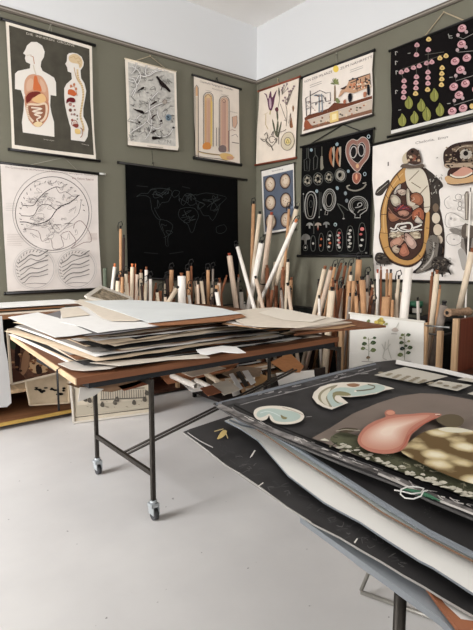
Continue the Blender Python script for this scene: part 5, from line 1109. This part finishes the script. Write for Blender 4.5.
def top_sheet(name, label, z, px, m, th=.0016, lift=None, cat='paper sheet'):
    """a sheet on top of the pile, outline through sight lines, bent upwards towards its far side by `lift`"""
    P_ = [FLAT(z).at(*q) for q in px]
    if lift: P_ = [p + Vector((0, 0, l)) for p, l in zip(P_, lift)]
    c = sum(P_, Vector()) / len(P_)
    bm = bmesh.new(); top = [bm.verts.new(p + Vector((0, 0, th))) for p in P_]; bot = [bm.verts.new(p) for p in P_]; ct, cb = bm.verts.new(c + Vector((0, 0, th))), bm.verts.new(c); n = len(P_)
    for i in range(n):
        j = (i + 1) % n; bm.faces.new((top[i], top[j], ct)); bm.faces.new((bot[j], bot[i], cb)); bm.faces.new((top[i], bot[i], bot[j], top[j]))
    o = obj(name, bm, m, loc=c); tag(o, label, cat); return o
ZT += .012
WS = mat((228, 225, 221), .75, noise=.02); CS = mat((214, 202, 186), .8, noise=.05)
top_sheet('kraft_sheet', 'brown kraft sheet showing under the white sheet at the left of the pile', ZT, [(24, 324), (56, 340), (110, 335), (100, 318), (60, 312)], mat((128, 96, 72), .8, noise=.1))
top_sheet('grey_sheet', 'grey sheet showing in the gap between the two white top sheets', ZT + .006, [(30, 319), (60, 311), (130, 317), (160, 327), (110, 334), (85, 336)], mat((120, 116, 116), .8))
top_sheet('white_sheet', 'large white sheet at the left end of the pile top', ZT + .012, [(8, 317.5), (38, 312.5), (58, 318), (76, 326), (92, 333), (72, 336), (55, 337.5), (32, 328)], WS)
top_sheet('white_sheet', 'white sheet with torn front edge at the middle left of the pile top', ZT + .013, [(60, 322), (62, 308), (84, 306), (150, 318), (172, 322), (158, 326), (112, 331), (98, 333), (82, 327)], WS)
top_sheet('cream_print', 'small cream sheet behind the white sheets on the pile top', ZT + .018, [(60, 309), (78, 307), (90, 315), (62, 318)], CS)
top_sheet('cream_sheet', 'long cream sheet with curled front corner crossing the pile top', ZT + .021, [(74, 302), (80, 299.5), (95, 300), (140, 312), (152, 318), (136, 321), (112, 321), (102, 318), (88, 308)], CS)
top_sheet('blue_white_sheet', 'pale blue tinged sheet lying in the middle of the pile top', ZT + .025, [(84, 301), (130, 300), (176, 302.5), (222, 308.5), (242, 313.5), (206, 317.5), (176, 320.5), (150, 323), (118, 312)], mat((214, 216, 214), .75, noise=.05, scale=3))
top_sheet('kraft_sheet', 'brown kraft sheet curling at its front edge in the middle of the pile', ZT + .019, [(148, 323.5), (175, 319), (214, 313), (240, 313.5), (246, 317), (226, 321), (190, 324), (160, 326)], mat((150, 104, 74), .8, noise=.15))
top_sheet('cream_sheet', 'wide cream sheet on the right half of the pile', ZT + .0125, [(236, 321), (226, 312.5), (250, 309), (275, 307.5), (330, 318), (342, 321), (300, 328), (262, 327), (246, 325)], CS)
top_sheet('cream_sheet', 'thin cream sheet topmost on the right half of the pile', ZT + .018, [(258, 313), (276, 308), (290, 310), (326, 318), (312, 322), (284, 320)], mat((222, 212, 198), .8))
r4 = random.Random(4)
for i, (lab, px, cc) in enumerate((('grey', [(228, 326), (300, 327), (322, 323), (290, 314), (240, 315)], (150, 144, 138)), ('tan', [(222, 324), (262, 329), (306, 325), (300, 313), (234, 317)], (176, 140, 108)), ('white', [(226, 322.5), (256, 327.5), (322, 323), (300, 312), (244, 312)], (214, 208, 200)), ('pale pink', [(240, 324), (292, 327.5), (334, 322), (306, 314), (250, 315)], (208, 186, 170)))):
    top_sheet('pile_sheet', '%s sheet under the cream sheets on the right half of the pile' % lab, ZT - .002 + i * .003, px, mat(cc, .8, noise=.08))
# right end: a portfolio board and a few sheets sliding off the pile
top_sheet('portfolio_board', 'thin brown board jutting out past the right end of the table', .828, [(294, 336), (328, 332), (386, 327.5), (352, 321), (300, 324)], wood((124, 80, 54), .5, 'X', .25), .014, cat='board')
for i, (lab, px, mm) in enumerate((('tan sheet', [(290, 331), (340, 328.5), (356, 325.5), (318, 321), (290, 324)], mat((196,160,124),.8)), ('pink edged sheet', [(290, 330.5), (312, 329), (350, 323.5), (318, 319), (292, 322)], mat((206,178,160),.8)),
        ('cream sheet', [(291, 328), (318, 327), (352, 322.5), (318, 318.5), (292, 320)], CS), ('narrow brown sheet', [(292, 325), (320, 322), (340, 319), (322, 317.5), (293, 320)], mat((150,100,74),.8)), ('white sheet', [(293, 323), (318, 322), (346, 320), (322, 316.5), (294, 318)], mat((216,208,198),.8)))):
    top_sheet('sliding_sheet', '%s fanned out over the jutting brown board at the right of the table' % lab, .846 + i * .008, px, mm, .003)
top_sheet('curled_sheet', 'white sheet with curled end drooping over the front of the brown board', Z0 + .052, [(196, 350), (222, 346), (236, 347), (246, 353), (238, 353.5), (222, 352), (208, 355), (200, 354)], WS, .002)
top_sheet('curled_sheet', 'cream sheet with a curled end low at the front of the pile', Z0 + .03, [(90, 363), (160, 358), (204, 354), (210, 358), (170, 360), (120, 366)], mat((206,196,182),.8), .002)
top_sheet('torn_sheet', 'torn white sheet at the front left corner of the pile', Z0 + .012, [(58, 364), (76, 360), (104, 361), (126, 364), (110, 369), (84, 371), (72, 370)], mat((214,206,196),.8), .002)

def hang(name, label, y, px, m, cat='paper'):
    q = Plane((0, y, 0), (0, -1, 0)); P_ = [q.at(*a) for a in px]; c = sum(P_, Vector()) / len(P_)
    bm = bmesh.new(); slab(bm, P_, .003, (0, -1, 0)); o = obj(name, bm, m, loc=c); tag(o, label, cat)
hang('hanging_kraft_sheet', 'brown kraft sheet hanging down under the dark table top', -2.60, [(66, 384), (150, 371), (148, 380), (132, 387), (112, 392), (96, 391), (78, 388)], mat((128, 100, 78), .8, noise=.15))
hang('hanging_white_sheet', 'white pointed paper corner hanging under the left of the table', -2.63, [(80, 387), (104, 389), (94, 396), (78, 402)], mat((200, 194, 186), .8))
hang('hanging_card', 'red brown card edge hanging beside the near table leg', -2.60, [(118, 386), (151, 378), (152, 383.5), (124, 391)], mat((112, 64, 44), .8))
# ------------------------------------------------------------------ the near table with the large posters
t = thing('trestle_table', 'near table on thin steel legs carrying large posters at the lower right', 'table', (-2.95, -4.3, 0))
bm = bmesh.new(); z0 = .735
slab(bm, [(-3.39, -3.80, .765), (-2.42, -3.74, .765), (-2.52, -5.3, .765), (-3.60, -5.3, .765), (-3.50, -4.30, .765)], .028, (0, 0, 1)); obj('table_top', bm, mat((150, 150, 150), .5), t)
for x, y in ((-3.50, -4.385), (-2.56, -5.2), (-3.56, -5.2)):
    bm = bmesh.new(); tube(bm, [(x, y, 0), (x, y, z0)], .0105, 12); obj('leg', bm, METAL, t)
LS = mat((176, 172, 164), .3, .7)
P0 = FLAT(.012).at(361, 592); P1 = FLAT(.012).at(473, 632); dd = (P1 - P0).normalized()
bm = bmesh.new(); tube(bm, [P0, P0 + dd * .95], .0085, 8); obj('floor_bar', bm, LS, t)
up = Plane(P0, -E2).at(376, 556); d = (up - P0); bm = bmesh.new(); tube(bm, [P0 + Vector((0, 0, .006)), P0 + d * (.70 / d.z)], .0075, 8); obj('leg', bm, LS, t)
Q = P0 + dd * .95; bm = bmesh.new(); tube(bm, [Q + Vector((0, 0, .006)), Q + d * (.70 / d.z)], .0075, 8); obj('leg', bm, LS, t)
bm = bmesh.new(); f = P0.lerp(P1, .67); lathe(bm, Vector((f.x, f.y, .02)), [(.009, 0), (.011, .006), (.006, .014)], 10); obj('screw_knob', bm, mat((110, 62, 44), .4), t)
def big_sheet(name, label, z, px, th, m, side=None, cat='poster', lift=None):
    P_ = [FLAT(z).at(*q) for q in px]; c = sum(P_, Vector()) / len(P_); tt = thing(name, label, cat, (c.x, c.y, z - th))
    bm = bmesh.new(); slab(bm, P_, th, (0, 0, 1), 0, 1); obj('sheet', bm, [m, side or m], tt); return tt, Print(FLAT(z), .0004)
def ext(a, b, f): return (a[0] + (b[0] - a[0]) * f, a[1] + (b[1] - a[1]) * f)
BK = mat((40, 38, 38), .65, noise=.3, scale=9); PB = mat((124, 129, 134), .6); GE = mat((84, 81, 79), .7, noise=.2, scale=30)
# lowest: pale blue board, then brown board, then the torn black sheet, white sheet, black sheet, top poster
FARR = (440, 392)
big_sheet('pale_blue_board', 'pale blue grey board lowest of the posters on the near table', .783, [(300, 517), (340, 545.5), (393, 584), (440, 618), (452, 630), (560, 715), (620, 560), (473, 470), (330, 455)], .012, mat((138, 142, 146), .6))
t2, p = big_sheet('brown_board', 'brown board with a pale inset at the lower right corner', .792, [(424, 584), (440, 606), (458, 629), (520, 640), (640, 640), (600, 540), (473, 520)], .006, mat((146, 92, 64), .6, noise=.1), cat='board')
p.poly((214, 208, 202), [(431, 585), (445, 604), (461, 619), (520, 628), (560, 600), (470, 560)]); p.build('pale_inset', t2)
BKS = mat((46, 44, 44), .65, noise=.35, scale=7)
t2, p = big_sheet('black_poster', 'worn black poster with chalky scratches and yellow tape spot under the white sheet', .802, [(183, 432), (190, 429), (229, 416), (420, 420), (640, 520), (660, 690), (473, 615), (464, 610), (440, 596), (424, 586), (404, 575), (383, 562), (360, 549), (340, 537), (314, 524), (288, 507), (263, 488.5), (240, 473), (226, 465), (205, 448)], .004, BKS, mat((160, 156, 150), .7))
p.line((196, 192, 188), .9, [(187.5, 432.5), (200, 441), (213, 447.5)], smooth=2)
p.c(180, 395, 4.73); r2 = random.Random(5)
SCR = mat((78, 76, 76), .8); SCR2 = mat((104, 102, 100), .8)
for k in range(60):
    f_ = r2.random(); x = 180 + f_ * 900; y = 250 + f_ * 560 + r2.uniform(-30, 35); p.line(SCR if k % 3 else SCR2, r2.uniform(1.2, 3), [(x, y), (x + r2.uniform(-30, 30), y + r2.uniform(-14, 14)), (x + r2.uniform(-40, 40), y + r2.uniform(-18, 18))], smooth=2)
p.line(mat((168, 164, 158), .8), 3, [(200, 318), (290, 385), (390, 452), (500, 524), (620, 600)], smooth=2)
p.blob((206, 176, 104), [(175, 208), (190, 180), (206, 165), (222, 170), (214, 190), (192, 205)], 2); p.line((206, 180, 120), 4, [(162, 172), (205, 160)]); p.line((206, 180, 120), 4, [(216, 178), (226, 205)]); p.line((212, 206, 196), 4, [(353, 262), (332, 296)])
p.c(240, 440, 3.94); p.line((212, 206, 196), 4, [(60, 40), (45, 65)]); p.line((212, 206, 196), 4, [(92, 168), (72, 182)]); p.line((222, 216, 204), 4, [(462, 388), (450, 404)])
p.c(340, 480, 3.556); p.line((222, 216, 204), 4, [(62, 208), (52, 224)]); p.line((222, 216, 204), 3, [(352, 318), (356, 334)])
p.build('scratches_and_tape', t2)
t2, p = big_sheet('white_sheet', 'broad white sheet lying between two black posters on the near table', .822, [(225, 420.5), (232, 418), (260, 424), (420, 440), (640, 520), (640, 680), (473, 593), (433, 567), (419, 560), (383, 537), (360, 521.5), (340, 511), (324, 502), (288, 475), (270, 454), (258, 440), (240, 428)], .004, mat((214, 211, 205), .75), PB)
p.c(0, 0, 1); p.build('print', t2) if False else p.bm.free()
t2, p = big_sheet('grey_backing_sheet', 'pale grey green sheet edge below the blue edged black poster', .832, [(233, 414), (300, 420), (640, 540), (640, 640), (520, 583), (473, 560), (430, 538), (383, 512), (345, 486), (300, 458), (262, 432)], .004, mat((190, 194, 190), .7), mat((120, 92, 72), .7))
p.bm.free()
t2, p = big_sheet('black_poster', 'black poster with pale blue edge just below the topmost poster', .848, [(228, 410), (300, 412), (640, 500), (640, 625), (520, 575), (473, 552), (468, 549), (430, 530), (383, 502), (345, 478), (300, 449), (262, 426), (240, 420)], .010, mat((38, 36, 36), .6, noise=.3, scale=8), PB)
p.c(180, 395, 4.73); p.line(PB, 9, [(233, 118), (292, 143), (388, 153 + 10), (570, 256), (780, 390), (962, 506), (1180, 640), (1385, 744), (1500, 790)])
p.c(383, 460, 5.26)
for k in range(16): x, y = 250 + r2.uniform(-50, 60), 265 + r2.uniform(-20, 40); p.line(SCR, 3, [(x, y), (x + r2.uniform(-12, 12), y + r2.uniform(-6, 6))])
p.build('pale_edge_and_marks', t2)
# topmost poster
t2, p = big_sheet('anatomy_poster', 'topmost black poster showing a coral pink stomach shape above pale lumpy forms', .870, [(213, 403.5), (238, 398), (262, 390), (300, 380), (345, 369.5), (376, 362), (394, 360), (402, 360.5), (473, 375), (620, 404), (650, 600), (473, 518), (430, 500), (400, 485.5), (345, 464.5), (300, 446), (270, 433), (243, 421), (228, 413)], .005, BK, GE)
WORN = mat((142, 138, 136), .75, noise=.3, scale=25); WORN2 = mat((196, 190, 184), .75)
p.c(0, 0, 1)
p.line(mat((104, 108, 114), .7), 2.4, [(216, 404), (262, 392), (300, 382), (345, 371), (376, 364.2)], smooth=2)
p.line(mat((66, 64, 64), .75, noise=.4, scale=25), 4.6, [(222, 404.5), (262, 396), (300, 386.5), (345, 374), (380, 366)], smooth=2)
p.line(WORN, .7, [(240, 405), (262, 399), (285, 393.5), (320, 384), (350, 376), (376, 369)], smooth=2)
p.line(mat((122, 117, 114), .75, noise=.6, scale=30), 4.4, [(218, 405), (232, 411.5), (246, 419), (270, 429.5), (300, 441.5), (345, 459.5), (400, 480), (430, 494), (473, 512), (560, 552)], smooth=2)
p.line(WORN, 1.1, [(232, 407), (236, 411), (250, 417), (272, 428), (300, 438.5), (345, 456), (383, 470)], smooth=3)
p.line(WORN2, 2.2, [(378, 473.5), (400, 483), (425, 494.5), (450, 505), (473, 514), (540, 545)], smooth=2)
for k in range(46):
    f_ = r2.random(); x = 238 + f_ * 235; y = 415 + (x - 240) * .4 + r2.uniform(-2.5, 3); p.line(WORN2, r2.uniform(.4, 1.2), [(x, y), (x + r2.uniform(2, 8), y + r2.uniform(1, 3.5))])
for k in range(18):
    f_ = r2.random(); x = 245 + f_ * 125; y = 401 - (x - 245) * .25 + r2.uniform(-3, 2); p.line(WORN, r2.uniform(.4, 1.1), [(x, y), (x + r2.uniform(2, 8), y - r2.uniform(.5, 2))])
p.line((222, 218, 212), 4.2, [(396, 361.8), (435, 369), (473, 377.8), (540, 394)])
p.line((30, 28, 28), 1.6, [(234, 405), (250, 413.2), (272, 423.5), (300, 435), (345, 452.5), (383, 466.5), (430, 484), (473, 501), (560, 536)])
# inner ear-like forms
p.c(240, 380, 5.91); CRM = (216, 206, 190); TEAL = (172, 188, 178)
snail = [(80,200),(92,172),(130,157),(190,152),(260,156),(320,170),(365,190),(380,215),(365,240),(330,255),(280,262),(230,260),(195,248),(178,230),(172,210),(160,230),(130,240),(98,230)]
p.blob(CRM, snail, 3); p.blob(TEAL, [(98,200),(112,182),(150,170),(200,168),(250,176),(310,185),(355,205),(350,228),(310,245),(250,248),(205,238),(190,215),(172,200),(150,212),(120,222),(102,214)], 3)
p.line((206, 214, 208), 4, [(120,195),(160,185),(200,195),(240,215)], smooth=3); p.blob((132, 124, 84), [(240,205),(258,215),(280,222),(270,232),(248,228)], 2); p.line((150, 130, 110), 2.5, [(250,160),(310,180),(378,208)]); p.line((150,146,142), 3, [(392,218),(425,215)])
p.c(300, 370, 4.73)
e1 = [(58,130),(66,105),(95,80),(140,65),(200,58),(280,57),(360,62),(405,75),(430,82),(446,88),(405,95),(360,112),(300,122),(240,128),(190,125),(215,145),(228,155),(190,170),(150,187),(110,175),(80,158)]
p.poly(CRM, e1); p.blob((150, 140, 112), [(85,130),(95,105),(130,82),(180,70),(150,95),(130,120),(140,150),(152,175),(120,165),(95,148)], 3); p.blob((206,198,176), [(98,128),(110,105),(145,85),(135,110),(122,135),(138,170),(110,155)], 3)
p.blob(TEAL, [(128,125),(145,98),(190,82),(260,84),(310,70),(370,68),(402,82),(385,100),(330,112),(270,122),(215,118),(165,110),(158,130),(180,150),(205,158),(160,175),(140,155)], 3)
p.blob((140, 132, 94), [(155,108),(190,100),(230,108),(240,120),(200,122),(170,120),(165,140),(190,158),(175,155),(158,138)], 2); p.blob((150, 108, 78), [(220,68),(255,62),(285,70),(262,80),(235,78)], 2); p.line((120,112,92), 6, [(262,98),(300,96),(345,88),(352,76),(320,68)], smooth=3); p.ell((226, 214, 200), 262, 100, 6, 4)
# far rectangular panels
p.c(370, 355, 4.59); PAN = (186, 178, 164)
p.poly(PAN, [(18,92),(160,55),(358,98),(225,132)]); p.poly(PAN, [(265,138),(320,115),(468,138),(400,165)]); p.poly(PAN, [(446,178),(500,158),(560,175),(520,195)]); p.poly(PAN, [(398,112),(440,103),(560,128),(500,130)])
for i in range(4):
    for j in range(5):
        x = 70 + j * 42 + i * 32 - 20; y = 86 - j * 2 + i * 11 - 18 + j * 8; 
        if x < 300: p.ell((146, 134, 112), x, y + 12, 13, 3.4)
for x, y in ((320,128),(350,140),(390,148),(410,140)): p.ell((140, 128, 106), x, y, 14, 4)
# grey brown ground
p.c(0, 0, 1)
p.poly(mat((112, 99, 90), .7, noise=.12, scale=6), [(312, 438), (330, 428), (352, 414), (378, 403), (400, 396), (420, 393.2), (440, 394), (473, 400), (600, 424), (620, 560), (473, 499), (430, 482.5), (383, 465), (345, 451)])
GRN = mat((88, 88, 68), .75, noise=.35, scale=14)
p.blob(GRN, [(330,440),(340,432),(352,434),(362,438),(372,446),(395,452),(420,462),(450,470),(480,480),(560,500),(560,530),(473,499),(430,482.5),(383,465),(350,452)], 3)
r3 = random.Random(8); PAL = mat((190, 184, 168), .75)
for k in range(70):
    f_ = r3.random() ** .8; x = 322 + f_ * 150; y0 = 440 + (x - 322) * .395; y = y0 + r3.uniform(-4.5, 1.2) - f_ * 2
    p.blob(PAL, [(x - r3.uniform(2, 5), y), (x, y - r3.uniform(.6, 2)), (x + r3.uniform(2, 5), y + r3.uniform(-.5, 1)), (x, y + r3.uniform(.6, 1.6))], 2)
for k in range(40):
    x = r3.uniform(330, 470); y = 434 + (x - 322) * .3 + r3.uniform(-3, 10); p.line((140, 134, 108) if k % 2 else (60, 62, 46), r3.uniform(.4, .9), [(x, y), (x + r3.uniform(-4, 6), y + r3.uniform(-2, 3)), (x + r3.uniform(-6, 8), y + r3.uniform(-2, 4))])
p.blob((82, 70, 54), [(338, 430), (346, 427.5), (358, 429), (352, 432), (342, 432.5)], 3); p.line((176, 168, 150), .6, [(336, 431), (345, 429.5), (360, 430.5)])
p.blob((98, 84, 62), [(436,420),(446,414.5),(458,415),(464,420),(460,426),(448,427)], 3)
# lumps
def lump_mat():
    m = bpy.data.materials.new('lumpy_print'); m.use_nodes = True; nt = m.node_tree; b = nt.nodes['Principled BSDF']; b.inputs['Roughness'].default_value = .75; b.inputs['Specular IOR Level'].default_value = .1
    g = nt.nodes.new('ShaderNodeNewGeometry'); mp = nt.nodes.new('ShaderNodeMapping'); mp.inputs['Scale'].default_value = (23, 23, 0); mp.inputs['Location'].default_value = (.3, .6, 0)
    n = nt.nodes.new('ShaderNodeTexNoise'); n.inputs['Scale'].default_value = 2.2; n.inputs['Detail'].default_value = 5
    nt.links.new(g.outputs['Position'], mp.inputs[0]); ad = nt.nodes.new('ShaderNodeMixRGB'); ad.inputs[0].default_value = .22
    nt.links.new(mp.outputs[0], n.inputs['Vector']); nt.links.new(mp.outputs[0], ad.inputs[1]); nt.links.new(n.outputs['Color'], ad.inputs[2])
    v = nt.nodes.new('ShaderNodeTexVoronoi'); v.feature = 'SMOOTH_F1'; v.inputs['Smoothness'].default_value = .35; v.inputs['Scale'].default_value = 1.0; nt.links.new(ad.outputs[0], v.inputs['Vector'])
    r = nt.nodes.new('ShaderNodeValToRGB'); e = r.color_ramp.elements; e[0].position = .2; e[0].color = (lin(216), lin(207), lin(182), 1); e[1].position = .58; e[1].color = (lin(98), lin(78), lin(50), 1)
    x = e.new(.4); x.color = (lin(190), lin(172), lin(132), 1)
    nt.links.new(v.outputs['Distance'], r.inputs[0]); nt.links.new(r.outputs[0], b.inputs['Base Color']); return m
p.blob(lump_mat(), [(400,450),(412,440),(424,432),(438,428.5),(452,427),(470,430),(500,440),(540,460),(540,500),(473,484),(440,472),(415,460)], 3)
p.blob((214, 206, 182), [(438,429),(452,427.4),(470,430),(462,432.5),(448,432)], 3)
# the stomach shape
p.c(300, 395, 4.73)
st = [(272,215),(285,180),(310,150),(350,125),(395,108),(405,100),(400,85),(410,72),(432,70),(450,80),(455,92),(520,90),(590,84),(660,88),(668,96),(650,108),(600,130),(560,160),(530,185),(515,215),(505,240),(480,262),(440,275),(390,278),(335,268),(290,245)]
p.blob((186, 116, 94), st, 4)
def shrink(L, f, dx=0, dy=0):
    cx = sum(x for x, y in L) / len(L); cy = sum(y for x, y in L) / len(L); return [(cx + (x - cx) * f + dx, cy + (y - cy) * f + dy) for x, y in L]
inner = [(288,212),(300,182),(325,158),(365,135),(410,116),(470,104),(540,98),(610,94),(600,108),(550,135),(515,165),(495,205),(480,235),(440,255),(390,260),(335,252),(300,235)]
for k in range(12):
    f_ = k / 11; cA, cB = (200, 136, 112), (232, 204, 184)
    p.blob(tuple(int(a_ + (b_ - a_) * f_) for a_, b_ in zip(cA, cB)), shrink(inner, 1 - .72 * f_, -14 * f_, -6 * f_), 4)
p.line((186, 96, 74), 5, [(470,262),(500,225),(515,190),(560,150),(640,108)], smooth=3); p.ell((214, 142, 114), 428, 84, 20, 11); p.ell((120, 70, 56), 655, 94, 8, 4); p.line((236, 206, 186), 4, [(640,92),(662,92)])
p.build('printed_artwork', t2)
# white string and green thread caught at the poster's edge
F2 = FLAT(.8745)
def sp3(px, z, s_): return [FLAT(z + zz).at(383 + x / 5.26, 460 + y / 5.26) for x, y, zz in px]
bm = bmesh.new(); tube(bm, sp3([(60,158,0),(100,165,.002),(150,178,.004),(200,172,.006),(215,150,.004),(180,142,.006),(130,140,.008),(95,155,.008),(92,180,.006),(115,200,.004),(160,205,.004),(200,190,.008),(212,165,.01),(235,160,.004)], .8765, 1), .0013, 6)
o = obj('white_string', bm, mat((206, 204, 198), .7), loc=F2.at(410, 492)); tag(o, 'white looped string lying on the edge of the topmost poster', 'string')
bm = bmesh.new(); tube(bm, sp3([(95,152,0),(140,158,.001),(190,172,.001),(240,188,.001),(300,216,0)], .8725, 1), .003, 6, radii=[.001, .003, .0045, .004, .001])
o = obj('green_thread', bm, mat((60, 104, 78), .6), loc=F2.at(420, 494)); tag(o, 'green thread under the white string on the topmost poster', 'thread')
